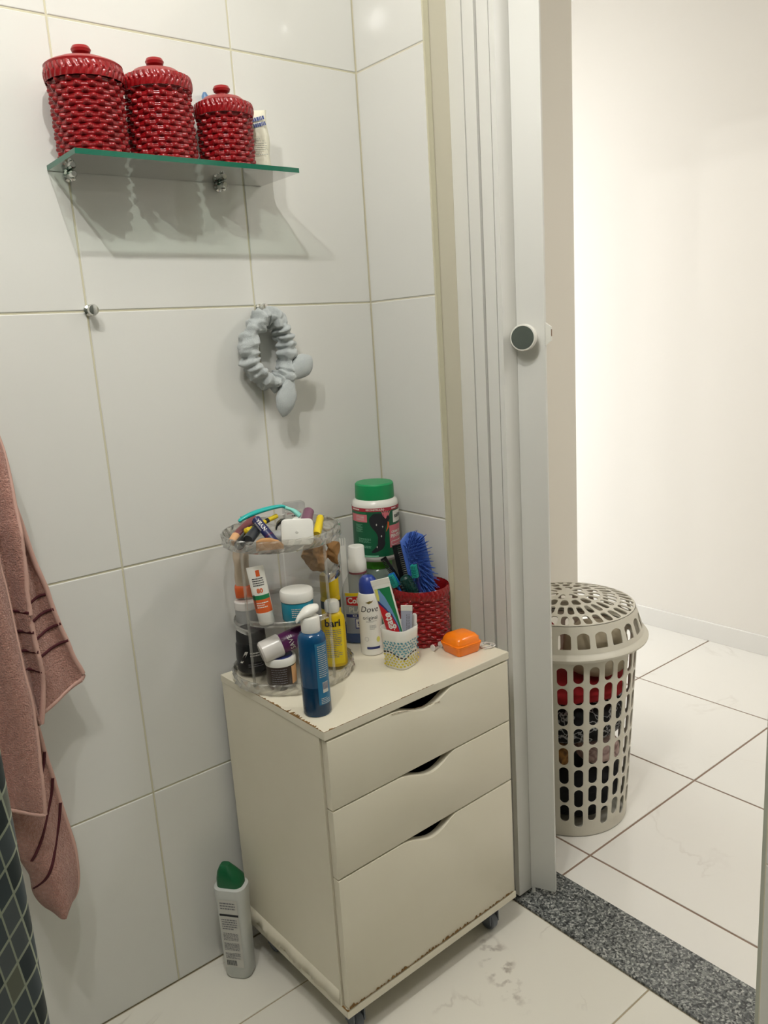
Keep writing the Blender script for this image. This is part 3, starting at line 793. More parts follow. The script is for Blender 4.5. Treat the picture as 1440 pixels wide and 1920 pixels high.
chip('chipped_edge', 'chip_wood', (.0, .0, ZB + .0158), (.0, .018, ZB + .0158), (0, 0, 1), (1, 0, 0), .002, .006, 8, 6)
chip('chipped_edge', 'chip_wood', (.142, -.0003, .6075), (.26, -.0003, .5900), (0, -1, 0), (0, 0, -1), .0001, .0008, 40, 8)
# laminate peeling off the bottom of the side panel
rnd = random.Random(12); V, F = [], []
N_ = 60
for k in range(N_ + 1):
    t = k / N_
    y = DF + .006 + (CD_ - DF - .012) * t
    curl = abs(math.sin(t * 16 + 1.3 * math.sin(t * 5))) * .012 * (.2 + .8 * t)
    V += [(.0008, y, ZB + .046), (-.0002 - curl * .25, y, ZB + .030), (-.0008 - curl * .8, y, ZB + .0165 + .013 * rnd.random() ** 1.5 * (.2 + t))]
    if k:
        a = 3 * k - 3
        F += [(a, a + 3, a + 4, a + 1), (a + 1, a + 4, a + 5, a + 2)]
ob('peeling_laminate', (V, F), 'cream_paint', sp1, smooth=50, solid=.0006)
for cx, cy in ((.04, .035), (CW_ - .045, .035), (.04, CD_ - .04), (CW_ - .045, CD_ - .04)):
    c_ = ob('caster', cat(xf(lathe([(0, 0), (.017, 0), (.017, -.006), (0, -.006)], 20), loc=(cx, cy, ZB)), box(cx - .014, cx - .011, cy - .012, cy + .014, .018, ZB - .006), box(cx + .011, cx + .014, cy - .012, cy + .014, .018, ZB - .006)), 'caster_grey', cabn)
    ob('wheel', xf(lathe([(0, -.009), (.017, -.009), (.0195, -.006), (.0195, .006), (.017, .009), (0, .009)], 24), loc=(cx, cy + .004, .0197), rot=(0, PI / 2, 0)), 'caster_grey', c_)

# ------------------------------------------------------------------ plastics and labels
for nm, col, ro in (('white_plastic', '#e6e4dc', .3), ('pearl_white', '#d8d3cd', .22), ('black_plastic', '#17181a', .25), ('black_matte', '#1d1d1e', .5), ('brown_jar', '#2f211b', .3), ('purple_label', '#5a1c52', .35),
                    ('yellow_plastic', '#d9b800', .35), ('yellow_print', '#e2c51a', .4), ('orange_plastic', '#ff7d10', .35), ('orange_label', '#d9602a', .4), ('green_label', '#1c7a4a', .4), ('green_lid', '#159457', .38), ('dark_green', '#0d5a3a', .4),
                    ('lime_lid', '#46a425', .4), ('teal_jar', '#1f7f96', .2), ('teal_handle', '#1fb3ad', .3), ('pale_teal', '#8fdccf', .35), ('dove_blue', '#2b4192', .35), ('red_label', '#c8202a', .35), ('ink', '#1c1c22', .6), ('paper_white', '#e9e6dc', .5),
                    ('grey_print', '#77767a', .6), ('navy_label', '#27306e', .4), ('pink_label', '#d4707a', .45), ('crimson_band', '#a82338', .45), ('peach', '#d9a777', .6), ('tan_sponge', '#b98a58', .7), ('mauve', '#7d5468', .3), ('dusty_red', '#7d4448', .4),
                    ('silver_tube', '#a9abba', .3), ('brush_blue', '#4469bb', .4), ('comb_black', '#111214', .35), ('bottle_green', '#0c3b34', .35), ('brush_teal', '#1f9a8f', .5), ('brush_bluehead', '#1c6fc0', .4), ('nivea_navy', '#232659', .35), ('nivea_red', '#5b2145', .35),
                    ('grey_jar', '#9a9a98', .4), ('kraft', '#9c7446', .85), ('foil', '#b9b5ad', .3), ('floor_bottle', '#c7c9c4', .35), ('bottle_cap', '#0c5a34', .35), ('gold', '#7a6a2c', .5), ('lemon', '#d9d46a', .5), ('cup_white', '#e9e7df', .25), ('cup_blue', '#5c97a6', .4), ('cup_yellow', '#cdbb2c', .4), ('mint', '#7fbf9c', .5), ('sky_print', '#6f93bb', .4), ('sachet', '#c8b7a0', .5), ('light_print', '#c9c7bf', .5), ('pale_green', '#b9c08a', .5), ('smoke', '#3a3c40', .25)):
    mat(nm, col, ro)
clear('acrylic', '#ffffff', 0.035, 0.03, '#f0eee8', 0.012)
clear('acrylic_rim', '#f6f5f2', 0.14, 0.03, '#f0eee8', 0.08)
clear('clear_bottle', '#f6f7f4', 0.045, 0.05, '#e6e8e2', 0.05)
clear('blue_liquid', '#5b93d8', 0.04, 0.1, '#1d5aa8', 0.55)
clear('clear_case', '#eeeeee', 0.08, 0.05, '#dddddd', 0.12)
clear('green_tint', '#c9dccf', 0.05, 0.1, '#b9cbbf', 0.35)
m = mat('pump_blue', '#0c4f7d', .12, var=(8, '#0a426c', .6)); m.node_tree.nodes['Principled BSDF'].inputs['Transmission Weight'].default_value = 0.15
mat('pump_dark', '#08324f', .12)
mat('label_blue', '#166a93', .4)

def put(name, label, cat_, x, y, z, turn=0.0, group=None):
    """things on the cabinet: local +x looks into the room"""
    return thing(name, label, cat_, (x, y, z), (0, 0, face(x, y) + turn), group)
OX, OY = -0.347, -0.1235
OF = math.radians(-120.8)
RH = Vector((math.cos(OF + PI / 2), math.sin(OF + PI / 2), 0)); DH = Vector((math.cos(OF), math.sin(OF), 0))
def OP(lat, dep, z=0): return Vector((OX, OY, z)) + RH * lat + DH * dep
def onorg(name, label, cat_, lat, dep, z, rot=(0, 0, 0), turn=0.0, group=None):
    p_ = OP(lat, dep, z); o = thing(name, label, cat_, tuple(p_), rot, group)
    if rot == (0, 0, 0): o.rotation_euler = (0, 0, OF + turn)
    return o

# ------------------------------------------------------------------ rotating acrylic organizer
org = thing('acrylic_organizer', 'clear round two-tier organizer crowded with toiletries on the cabinet', 'organizer', (OX, OY, ZT), (0, 0, OF))
def gem_rim(R, z0, z1, n, amp):
    """tray wall of raised triangular facets"""
    V, F = [], []
    rows = [z0, z0 + (z1 - z0) * .12, (z0 + z1) / 2, z1 - (z1 - z0) * .12, z1]
    N2 = 2 * n
    for k, z in enumerate(rows):
        for j in range(N2):
            th = 2 * PI * (j + (.5 if k == 2 else 0)) / N2
            r = R + (amp if (k == 1 and j % 2 == 0) or (k == 3 and j % 2 == 1) else (0 if k != 2 else amp * .5))
            V.append((r * math.cos(th), r * math.sin(th), z))
    for k in range(4):
        for j in range(N2):
            j2 = (j + 1) % N2
            a, b_, c_, d_ = k * N2 + j, k * N2 + j2, (k + 1) * N2 + j2, (k + 1) * N2 + j
            F += [(a, b_, c_), (a, c_, d_)]
    return V, F
bt = ob('base_tray', lathe([(0, .001), (.112, .001), (.112, .008), (0, .008)], 48), 'acrylic', org)
ob('base_rim', gem_rim(.1140, .001, .022, 30, .0040), 'acrylic_rim', bt, smooth=0, solid=.0016)
TT = 0.266
tt_ = ob('top_tray', lathe([(0, TT), (.108, TT), (.108, TT + .003), (0, TT + .003)], 48), 'acrylic', org)
ob('top_rim', gem_rim(.1080, TT, TT + .022, 30, .0040), 'acrylic_rim', tt_, smooth=0, solid=.0016)
for a in (PI / 4, -PI / 4, 3 * PI / 4, -3 * PI / 4):
    ob('divider', xf(box(.003, .103, -.0012, .0012, .009, TT - .001), rot=(0, 0, a)), 'acrylic', org, smooth=0)
    ob('divider_edge', xf(box(.1032, .1062, -.0022, .0022, .009, TT - .001), rot=(0, 0, a)), 'acrylic_rim', org, smooth=0)
def sector(a0, a1, R, z0, z1, n=14):
    pts = [(.004 * math.cos((a0 + a1) / 2), .004 * math.sin((a0 + a1) / 2))] + [(R * math.cos(a0 + (a1 - a0) * k / n), R * math.sin(a0 + (a1 - a0) * k / n)) for k in range(n + 1)]
    return prism(pts, z0, z1)
q4 = PI / 4 - .03
def shelf_(name, mid, z, lip=.010, R=.103):
    s_ = ob(name, sector(mid - q4, mid + q4, R, z, z + .002), 'acrylic', org, smooth=0)
    ob('lip', cylpatch(R + .0012, mid - q4, mid + q4, z, z + lip, 16), 'acrylic_rim', s_, solid=.0016)
SF, SR, SL = .128, .192, .108
shelf_('front_shelf', 0, SF); shelf_('right_shelf', PI / 2, SR, .018); shelf_('left_shelf', -PI / 2, SL); shelf_('rear_shelf', PI, .128)
ZBASE = ZT + .0085

# bottom tier
t = onorg('black_jar', 'black cream jar with a black lid on the organizer base', 'jar', -.0765, -.012, ZBASE)
ob('jar_body', lathe([(0, 0), (.0265, 0), (.0300, .004), (.0318, .03), (.0305, .056), (.027, .062), (0, .062)], 36), 'black_plastic', t)
ob('jar_lid', lathe([(0, .0605), (.0275, .0605), (.0285, .064), (.0275, .080), (.025, .084), (0, .085)], 36), 'black_matte', t)
lb = ob('label_print', smalltext(cylmap(.0322, .30, .040), .026, .010, 2, 5), 'light_print', t)
ob('label_print', smalltext(cylmap(.0322, .2, .018), .03, .008, 2, 6, .3), 'grey_print', t)
ob('label_slash', (lambda f: ([f(-.012, -.012), f(-.006, -.012), f(.008, .012), f(.002, .012)], [(0, 1, 2, 3)]))(cylmap(.0322, -.45, .036)), 'light_print', t, smooth=0)
t = onorg('brown_jar', 'dark brown jar with a white lid at the front of the organizer', 'jar', -.0235, .0655, ZBASE)
ob('jar_body', lathe([(0, 0), (.0255, 0), (.0275, .003), (.0275, .040), (0, .040)], 36), 'brown_jar', t)
l = ob('jar_lid', lathe([(0, .0395), (.0285, .0395), (.029, .042), (.029, .051), (.0275, .0535), (0, .0535)], 36), 'white_plastic', t)
ob('lid_sticker', lathe([(0, .0536), (.0235, .0536), (.0235, .0541), (0, .0541)], 36), 'navy_label', l)
ob('label_print', smalltext(cylmap(.0278, -.15, .020), .030, .030, 7, 9, .35), 'grey_print', t)
ob('label_panel', cylpatch(.0278, .75, 1.5, .003, .037, 8), 'peach', t)
t = onorg('lotion_bottle', 'purple bottle with a pearl white cap lying on the brown jar', 'bottle', -.0165, .069, ZBASE + .0765)
t.rotation_euler = (0, 0, OF + PI / 2 + .25); t.rotation_euler.rotate_axis('Y', math.radians(-14))
ob('bottle_body', xf(lathe([(0, -.004), (.0175, -.004), (.0185, .0), (.019, .04), (.0165, .047), (0, .047)], 28), rot=(0, PI / 2, 0)), 'purple_label', t)
ob('cap', xf(lathe([(0, -.0435), (.0165, -.0435), (.0205, -.040), (.0215, -.006), (.0195, -.0035), (0, -.0035)], 32), rot=(0, PI / 2, 0)), 'pearl_white', t)
text('SAVE', .013, lambda u, v: (.014 - v, -.0194 * math.cos(u / .0194 + .15), .0194 * math.sin(u / .0194 + .15)), 'paper_white', t)
t = onorg('conditioner_bottle', 'yellow flat bottle with a white flip cap, printed bari', 'bottle', .0825, .012, ZBASE, turn=-.15)
def ovalbottle(w_, d, h, sh_, n=28):
    rg = []
    for z, s in ((0, .9), (.003, 1), (h - sh_, 1), (h - sh_ * .5, .93), (h - sh_ * .15, .72), (h, .5)):
        rg.append([(math.cos(2 * PI * k / n) * d / 2 * s, math.sin(2 * PI * k / n) * w_ / 2 * s, z) for k in range(n)])
    return loft(rg)
ob('bottle_body', ovalbottle(.046, .032, .110, .022), 'yellow_plastic', t, smooth=45)
ob('cap', lathe([(0, .1085), (.0135, .1085), (.0145, .112), (.0145, .126), (.012, .130), (0, .130)], 28), 'white_plastic', t)
fn = lambda u, v: (math.sqrt(max(0, 1 - (u / .0235) ** 2)) * .0162 + .0003, u, .055 + v)
ob('label', grid(lambda u, v: fn(-.019 + .038 * u, -.048 + .075 * v), 12, 1), 'yellow_print', t)
text('bari', .020, lambda u, v: Vector(fn(u * 1.0, v + .034)) + Vector((.0004, 0, 0)), 'ink', t, bold=.0005)
ob('label_print', smalltext(lambda u, v: Vector(fn(u, v - .008)) + Vector((.0004, 0, 0)), .030, .058, 15, 3, .35), 'grey_print', t)
t = onorg('body_spray', 'yellow spray can with a yellow cap behind the flat yellow bottle', 'spray can', .0835, -.0310, ZBASE)
ob('can', lathe([(0, 0), (.0185, 0), (.0195, .002), (.0195, .122), (.0175, .128), (0, .128)], 32), 'yellow_plastic', t)
ob('cap', lathe([(0, .128), (.0185, .128), (.0185, .168), (.0165, .171), (0, .171)], 32), 'yellow_plastic', t)
ob('band', cylpatch(.0199, -PI, PI, .103, .119, 36), 'ink', t)
ob('label_print', smalltext(cylmap(.0203, .45, .110), .018, .007, 2, 19, .5), 'light_print', t)
t = onorg('green_sachet', 'pale green rounded packet beside the brown jar', 'packet', .024, .078, ZBASE)
ob('pouch', crumple(xf(ball(.013, 1, 1.1, 1.5), loc=(0, 0, .020)), .003, 60, 2), 'pale_green', t, smooth=60)

# middle tier
t = onorg('sunscreen_tube', 'white and orange sunscreen tube standing cap-down in the organizer', 'tube', -.0400, .0745, ZT + SF + .0022, turn=-.1)
t.rotation_euler.rotate_axis('X', math.radians(7))
def sq_tube(w_, d, h, z0, top_w, n=24):
    rg = []
    for k in range(9):
        s = k / 8
        dd = d * (1 - s ** 1.4) + .0012 * s; ww = w_ + (top_w - w_) * s
        rg.append([(math.cos(2 * PI * q / n) * dd / 2, math.sin(2 * PI * q / n) * ww / 2, z0 + (h - z0) * s) for q in range(n)])
    return rg
rg = sq_tube(.0315, .026, .108, .022, .031)
ob('tube_body', loft(rg), 'paper_white', t, smooth=50)
ob('cap', lathe([(0, 0), (.0135, 0), (.0145, .002), (.0150, .023), (0, .023)], 28), 'white_plastic', t)
def tubef(z0, h, w0, w1, d):
    def f(u, z):
        s = min(max((z - z0) / (h - z0), 0), 1); dd = d * (1 - s ** 1.4) + .0012 * s; ww = w0 + (w1 - w0) * s
        return ((math.sqrt(max(0.02, 1 - (2 * u / ww) ** 2)) * dd / 2 + .0004), u, z)
    return f
tf = tubef(.022, .108, .0315, .031, .026)
for nm, z0, z1, mt in (('orange_band', .0235, .048, 'orange_label'), ('green_band', .048, .056, 'green_label')):
    ob(nm, grid(lambda u, v: tf(-.0152 + .0304 * u, z0 + (z1 - z0) * v), 14, 4), mt, t)
ob('orange_square', grid(lambda u, v: Vector(tf(-.0005 + .007 * u, .090 + .011 * v)) + Vector((.0002, 0, 0)), 3, 2), 'orange_label', t)
text('80', .011, lambda u, v: Vector(tf(u + .001, .064 + v)) + Vector((.0003, 0, 0)), 'orange_label', t, bold=.0004)
ob('label_print', smalltext(lambda u, v: Vector(tf(u + .001, .079 + v)) + Vector((.0003, 0, 0)), .020, .016, 4, 8, .4), 'ink', t)
ob('label_print', smalltext(lambda u, v: Vector(tf(u + .001, .037 + v)) + Vector((.0003, 0, 0)), .021, .012, 3, 4, .45), 'paper_white', t)
ob('barcode', cat(*[grid(lambda u, v, a=a: Vector(tf(-.0138 + .004 * v, .032 + a + .0011 * u)) + Vector((.0004, 0, 0)), 1, 1) for a in [.0022 * k for k in range(12)]]), 'ink', t, smooth=0)
t = onorg('teal_jar', 'teal cream jar with a flat white lid in the organizer', 'jar', .0170, .0680, ZT + SF + .0022)
ob('jar_body', lathe([(0, 0), (.0275, 0), (.0290, .003), (.0290, .034), (.027, .037), (0, .037)], 40), 'teal_jar', t)
ob('jar_lid', lathe([(0, .0368), (.0298, .0368), (.0306, .039), (.0306, .053), (.029, .0555), (0, .0555)], 40), 'white_plastic', t)
ob('label_print', smalltext(cylmap(.0293, .1, .018), .030, .018, 5, 2, .4), 'light_print', t)
t = onorg('grey_jar', 'small grey jar with a white lid on the left side of the organizer', 'jar', -.078, -.008, ZT + SL + .0022)
ob('jar_body', lathe([(0, 0), (.0215, 0), (.0225, .003), (.0225, .026), (0, .026)], 28), 'grey_jar', t)
ob('jar_lid', lathe([(0, .0258), (.0232, .0258), (.0236, .028), (.0232, .040), (.021, .042), (0, .042)], 28), 'pearl_white', t)
t = onorg('orange_sachet', 'beige sachet with an orange end, above the grey jar', 'packet', -.080, -.010, ZT + SL + .0445, turn=-.3)
sv_ = crumple(packet(.030, .022, .092), .0035, 45, 8)
zm = min(v[2] for v in sv_[0])
ob('wrapper', ([(y, x, z - zm) for x, y, z in sv_[0]], sv_[1]), 'sachet', t, smooth=45)
ob('orange_end', crumple(xf(packet(.0335, .024, .026), rot=(0, 0, PI / 2), loc=(0, 0, .003)), .003, 45, 9), 'orange_label', t, smooth=45)
t = onorg('kraft_bag', 'crumpled brown kraft paper bag tucked under the organizer top', 'paper bag', .060, .002, ZT + SR + .0024)
kb = crumple(crumple(xf(packet(.050, .034, .058, 26, 12), rot=(0, 0, .5)), .0085, 48, 5), .004, 130, 9)
zm = min(v[2] for v in kb[0])
ob('paper', ([(x, y, z - zm) for x, y, z in kb[0]], kb[1]), 'kraft', t, smooth=12)
ob('paper_corner', xf(crumple(packet(.028, .014, .040, 16, 8), .007, 70, 6), loc=(.004, .030, .020), rot=(0, .2, .9)), 'kraft', t, smooth=12)
t = onorg('foil_sachet', 'silver foil sachet in front of the kraft paper bag', 'packet', .081, .033, ZT + SR + .0024, turn=.7)
ob('foil', crumple(xf(packet(.022, .005, .030, 8), rot=(0, .6, 0), loc=(-.01, 0, .003)), .002, 80, 3), 'foil', t, smooth=10)

# ------------------------------------------------------------------ things heaped in the organizer's top tray
TZ = ZT + TT + .0032
def stick(name, label, cat_, p0, p1, group=None):
    a, b_ = OP(*p0), OP(*p1)
    o = thing(name, label, cat_, tuple(a), tuple((b_ - a).to_track_quat('Z', 'Y').to_euler()), group)
    return o, (b_ - a).length
t = onorg('floss_box', 'white rounded floss box leaning on the organizer rim', 'box', .0270, .079, TZ)
t.rotation_euler.rotate_axis('Y', math.radians(-14)); t.rotation_euler.rotate_axis('X', math.radians(-3))
fb_ = prism(rrect(.057, .047, .008), -.009, .009, .0022)
ob('box_body', [( [(z, x, y + .0245) for x, y, z in fb_[0]], fb_[1])][0], 'white_plastic', t, smooth=40)
ob('seam', [( [(z, x, y + .0115) for x, y, z in prism(rrect(.0576, .0012, .0005, 2), -.0092, .0092)[0]], prism(rrect(.0576, .0012, .0005, 2), -.0092, .0092)[1])][0], 'light_print', t, smooth=0)
ob('stud', xf(lathe([(0, 0), (.0028, 0), (.002, .001), (0, .001)], 14), loc=(.0089, -.001, .024), rot=(0, PI / 2, 0)), 'light_print', t)
t, L_ = stick('lip_balm', 'dark blue lip balm stick slanting across the organizer tray', 'lip balm', (-.0440, .030, .9420), (-.0150, .062, TZ + .008))
ob('tube', lathe([(0, 0), (.0078, 0), (.0085, .0008), (.0085, L_ - .014), (0, L_ - .014)], 24), 'nivea_navy', t)
ob('cap', lathe([(0, L_ - .012), (.0085, L_ - .012), (.0085, L_ + .004), (.0075, L_ + .005), (0, L_ + .005)], 24), 'nivea_navy', t)
ob('red_ring', lathe([(.0086, L_ - .0145), (.0087, L_ - .0145), (.0087, L_ - .0118), (.0086, L_ - .0118)], 24), 'nivea_red', t)
iv = t.rotation_euler.to_matrix().inverted() @ Vector((CAM.x - t.location.x, CAM.y - t.location.y, CAM.z - t.location.z)); ia = math.atan2(iv.y, iv.x)
text('NIVEA', .0095, cylmap(.0088, ia - .25, .020, vert=True, up=False), 'paper_white', t, bold=.0003)
ob('label_print', smalltext(cylmap(.0088, ia + .75, .018, vert=True), .020, .004, 2, 3, .6), 'light_print', t)
for nm, lab, a, b_, rr, mt in (('mascara_tube', 'black tube with an open round end, foremost in the tray', (-.0765, .070, TZ + .009), (-.052, -.005, TZ + .020), .0095, 'black_plastic'),
                               ('lipstick_tube', 'black tube lying beside the lip balm in the tray', (-.0600, .0720, TZ + .0165), (-.035, .000, TZ + .030), .0100, 'smoke'),
                               ('nail_polish', 'dusty red tube at the left of the tray', (-.085, .020, TZ + .012), (-.048, -.035, TZ + .034), .0085, 'dusty_red'),
                               ('polish_bottle', 'mauve round-capped bottle behind the white floss box', (.044, .015, TZ + .020), (.0560, -.020, TZ + .042), .0110, 'mauve'),
                               ('yellow_tube', 'yellow tube standing at the right of the white floss box', (.0640, .042, TZ + .008), (.0755, .000, TZ + .032), .0075, 'yellow_print')):
    t, L_ = stick(nm, lab, 'tube', a, b_)
    ob('tube_body', lathe([(0, .002), (rr * .70, .002), (rr * .74, 0), (rr * .95, 0), (rr, .002), (rr, L_ * .55), (0, L_ * .55)], 22), mt, t)
    ob('tube_cap', lathe([(0, L_ * .56), (rr * .92, L_ * .56), (rr * .94, L_ * .92), (rr * .7, L_), (0, L_)], 22), mt, t)
t = onorg('makeup_sponge', 'tan wedge-shaped makeup sponge at the front of the tray', 'sponge', -.0230, .0855, TZ)
pts = [(-.024, 0), (.025, 0), (.025, .006), (.016, .0145), (.002, .020), (-.014, .0205), (-.0225, .016)]
sv_ = prism(pts, -.007, .007, .002)
ob('sponge', ([(z, x, y) for x, y, z in sv_[0]], sv_[1]), 'tan_sponge', t, smooth=40)
t = onorg('peach_cap', 'small peach-coloured cap at the left of the tray', 'cap', -.0875, .047, TZ, turn=-.4)
ob('cap', xf(lathe([(0, 0), (.007, 0), (.0085, .003), (.0085, .020), (.006, .023), (0, .023)], 18), rot=(0, -1.2, 0), loc=(.004, 0, .010)), 'peach', t)
# razor on top of the heap
t = thing('razor', 'teal disposable razor lying on top of the heap in the tray', 'razor', tuple(OP(-.02, .01, .949)))
rz = [OP(-.0745, .032, .9405), OP(-.066, .028, .9450), OP(-.048, .020, .9505), OP(-.022, .004, .9535), OP(.003, -.012, .9530), OP(.014, -.018, .9480)]
rz = smooth_path([p_ - t.location for p_ in rz], 6)
nr_ = len(rz)
ob('handle', tube(rz, [.0030 + .0026 * math.sin(PI * (k / (nr_ - 1)) ** .8) for k in range(nr_)], 12, flat=(1.25, .8)), 'teal_handle', t, smooth=60)
ob('grip_tail', tube([rz[0], rz[0] + Vector((.010, 0, .006)), rz[4] + Vector((0, 0, .0035))], .0026, 10), 'teal_handle', t, smooth=60)
nk = [OP(.010, -.016, .9495), OP(.026, -.020, .941), OP(.038, -.018, .930)]
ob('neck', tube(smooth_path([p_ - t.location for p_ in nk], 5), [.0048] * 5 + [.0062] * 6, 12, flat=(1.4, .7)), 'pale_teal', t, smooth=60)
hd = OP(.042, -.016, .925) - t.location
ob('head', xf(box(-.006, .006, -.019, .019, -.0045, .0045, .0015), loc=tuple(hd), rot=(.2, .6, OF + .5)), 'white_plastic', t, smooth=0)
t, L_ = stick('eye_pencil', 'yellow and black banded pencil under the razor', 'pencil', (-.056, .036, TZ + .028), (-.006, -.014, TZ + .038))
ob('pencil_body', lathe([(0, 0), (.0045, 0), (.0045, L_), (0, L_)], 14), 'yellow_print', t)
for z0 in (.006, .040): ob('band', lathe([(.0046, z0), (.0047, z0), (.0047, z0 + .008), (.0046, z0 + .008)], 14), 'ink', t)
ob('tip', lathe([(.0045, 0), (.0060, -.002), (.0060, -.010), (.003, -.012), (0, -.012)], 14), 'yellow_print', t)
t = onorg('hair_clip', 'black curved hair clip in the middle of the tray', 'hair clip', .0050, .022, TZ + .022)
hc = [(.0, -.015 + .030 * k / 10, .016 * math.sin(PI * k / 10) ** .5) for k in range(11)]
ob('shell', loft([[(dx, y, z) for dx in (-.009, .009)] + [(dx, y * .86, z * .72 - .001) for dx in (.009, -.009)] for x, y, z in hc]), 'comb_black', t, smooth=50)
ob('hinge', xf(ball(.0035), loc=(.008, .004, .006)), 'chrome', t)
t = onorg('cotton_pad', 'grey crumpled cotton pad under the hair clip', 'cotton pad', -.004, .046, TZ)
ob('pad', crumple(xf(ball(.0155, .8, 1.1, .75), loc=(0, 0, .0115)), .003, 60, 5), 'grey_jar', t, smooth=70)
t = onorg('clear_case', 'clear plastic case with a printed card standing at the back of the tray', 'case', .0280, -.066, TZ, turn=.25)
cs = prism(rrect(.043, .052, .006), -.008, .008, .0012)
ob('case_shell', ([(z, x, y + .0262) for x, y, z in cs[0]], cs[1]), 'clear_case', t, smooth=40)
ob('card', box(-.001, .001, -.018, .018, .003, .0345), 'paper_white', t, smooth=0)
text('Johnson & Johnson', .0052, planemap((.0012, 0, .030), (0, .72, .0), (0, 0, 1)), 'red_label', t)
ob('card_print', smalltext(planemap((.0012, .004, .0245), (0, 1, 0), (0, 0, 1)), .018, .003, 1, 2, .9), 'ink', t)
ob('card_colour', box(.0009, .0012, -.018, .018, .003, .019), 'pale_teal', t, smooth=0)
t = onorg('clear_disc', 'small clear plastic disc lying at the right of the tray', 'plastic disc', .087, -.002, TZ)
ob('disc', xf(lathe([(0, 0), (.013, 0), (.015, .003), (.015, .011), (.0135, .011), (.0135, .004), (0, .003)], 24), rot=(0, .7, 0), loc=(0, 0, .0115)), 'acrylic_rim', t)

# ------------------------------------------------------------------ other bottles on the cabinet
t = put('pump_bottle', 'blue pump bottle with a white pump at the front of the cabinet', 'bottle', -0.4145, -0.3030, ZT)
ob('bottle_body', lathe([(0, .0005), (.0225, .0005), (.0242, .003), (.0242, .132), (.0232, .140), (.019, .146), (.0135, .149), (0, .149)], 40), 'pump_blue', t)
ob('liquid_line', lathe([(.02425, .003), (.0244, .004), (.0244, .052), (.02425, .053)], 40), 'pump_dark', t)
ob('label', cylpatch(.0246, .15, 1.25, .022, .132, 12), 'label_blue', t)
ob('label_print', smalltext(cylmap(.0249, .68, .098), .018, .058, 16, 21, .35), 'light_print', t)
ob('label_print', smalltext(cylmap(.0249, .68, .028), .018, .012, 4, 22, .4), 'light_print', t)
ob('barcode', cylpatch(.0249, .50, .98, .043, .062, 6), 'light_print', t)
ob('barcode_bars', cat(*[cylpatch(.0251, .53 + .055 * k, .53 + .055 * k + .025, .049, .061, 1) for k in range(8)]), 'navy_label', t, smooth=0)
pu = ob('pump_collar', lathe([(0, .147), (.0155, .147), (.0162, .149), (.0162, .172), (.0150, .174), (.007, .175), (.007, .181), (0, .181)], 32), 'white_plastic', t)
hd_ = []
for s, wy, zz, hh in ((-.016, .006, .187, .010), (-.012, .0105, .186, .014), (-.004, .0125, .185, .017), (.006, .0120, .183, .0175), (.014, .0085, .180, .013), (.0215, .0050, .176, .009), (.026, .0036, .171, .006)):
    hd_.append([(s, math.cos(2 * PI * k / 14) * wy, zz + math.sin(2 * PI * k / 14) * hh / 2) for k in range(14)])
ob('pump_head', xf(loft(hd_), rot=(0, 0, -1.05)), 'white_plastic', t, smooth=60)
# mouthwash
t = put('mouthwash_bottle', 'clear mouthwash bottle with a white cap and red label, half full of blue liquid', 'bottle', -0.158, -0.098, ZT, turn=-.1)
def mprof(w_, d, prof, n=36, k0=1.0):
    return loft([[(math.copysign(abs(math.cos(2 * PI * k / n)) ** .75, math.cos(2 * PI * k / n)) * d / 2 * s, math.copysign(abs(math.sin(2 * PI * k / n)) ** .75, math.sin(2 * PI * k / n)) * w_ / 2 * s, z) for k in range(n)] for z, s in prof])
ob('bottle_shell', mprof(.074, .046, ((.0005, .92), (.004, 1), (.095, 1), (.105, .99), (.125, .88), (.140, .66), (.152, .48), (.158, .46))), 'clear_bottle', t, smooth=50)
ob('liquid', mprof(.071, .043, ((.002, .92), (.005, 1), (.040, 1), (.0405, .98))), 'blue_liquid', t, smooth=50)
ob('cap', lathe([(0, .154), (.0185, .154), (.0195, .157), (.0195, .176), (.0172, .181), (.0168, .205), (.0155, .207), (0, .207)], 32), 'white_plastic', t)
ob('neck_ring', lathe([(.0165, .150), (.0188, .150), (.0188, .154), (.0165, .154)], 32), 'dusty_red', t)
mfn = lambda u, z, e=.0005: (math.copysign(abs(math.cos(math.asin(min(1, abs(u / .037) ** (1 / .75))))) ** .75, 1) * .023 + e, u, z)
def mlab(nm, u0, u1, z0, z1, mt, e=.0005, bow=0.0):
    return ob(nm, grid(lambda u, v: mfn(u0 + (u1 - u0) * u, z0 + (z1 - z0) * v + bow * math.sin(PI * u) * (v * 2 - 1), e), 12, 3), mt, t)
clear('label_film', '#f3f4f2', 0.03, 0.3, '#c3c6c8', 0.5)
mlab('label', -.030, .030, .024, .112, 'label_film')
mlab('yellow_strip', -.028, .028, .1055, .1125, 'yellow_print', .0009)
mlab('red_badge', -.026, .026, .087, .103, 'red_label', .0009, .002)
text('Colgate', .0165, lambda u, v: mfn(u, .0955 + v, .0013), 'paper_white', t, bold=.0005, sx=.9)
text('PLAX', .0160, lambda u, v: mfn(u - .003, .0755 + v, .0009), 'light_print', t, bold=.0003)
mlab('blue_strip', -.028, .028, .0595, .0665, 'navy_label', .0009)
text('ICE', .0060, lambda u, v: mfn(u - .010, .063 + v, .0013), 'light_print', t, bold=.0002)
mlab('shield', -.010, .012, .035, .057, 'navy_label', .0009)
mlab('shield_inner', -.0085, .0105, .0375, .0555, 'light_print', .0011)
text('99', .0130, lambda u, v: mfn(u + .001, .0455 + v, .0014), 'navy_label', t, bold=.0004)
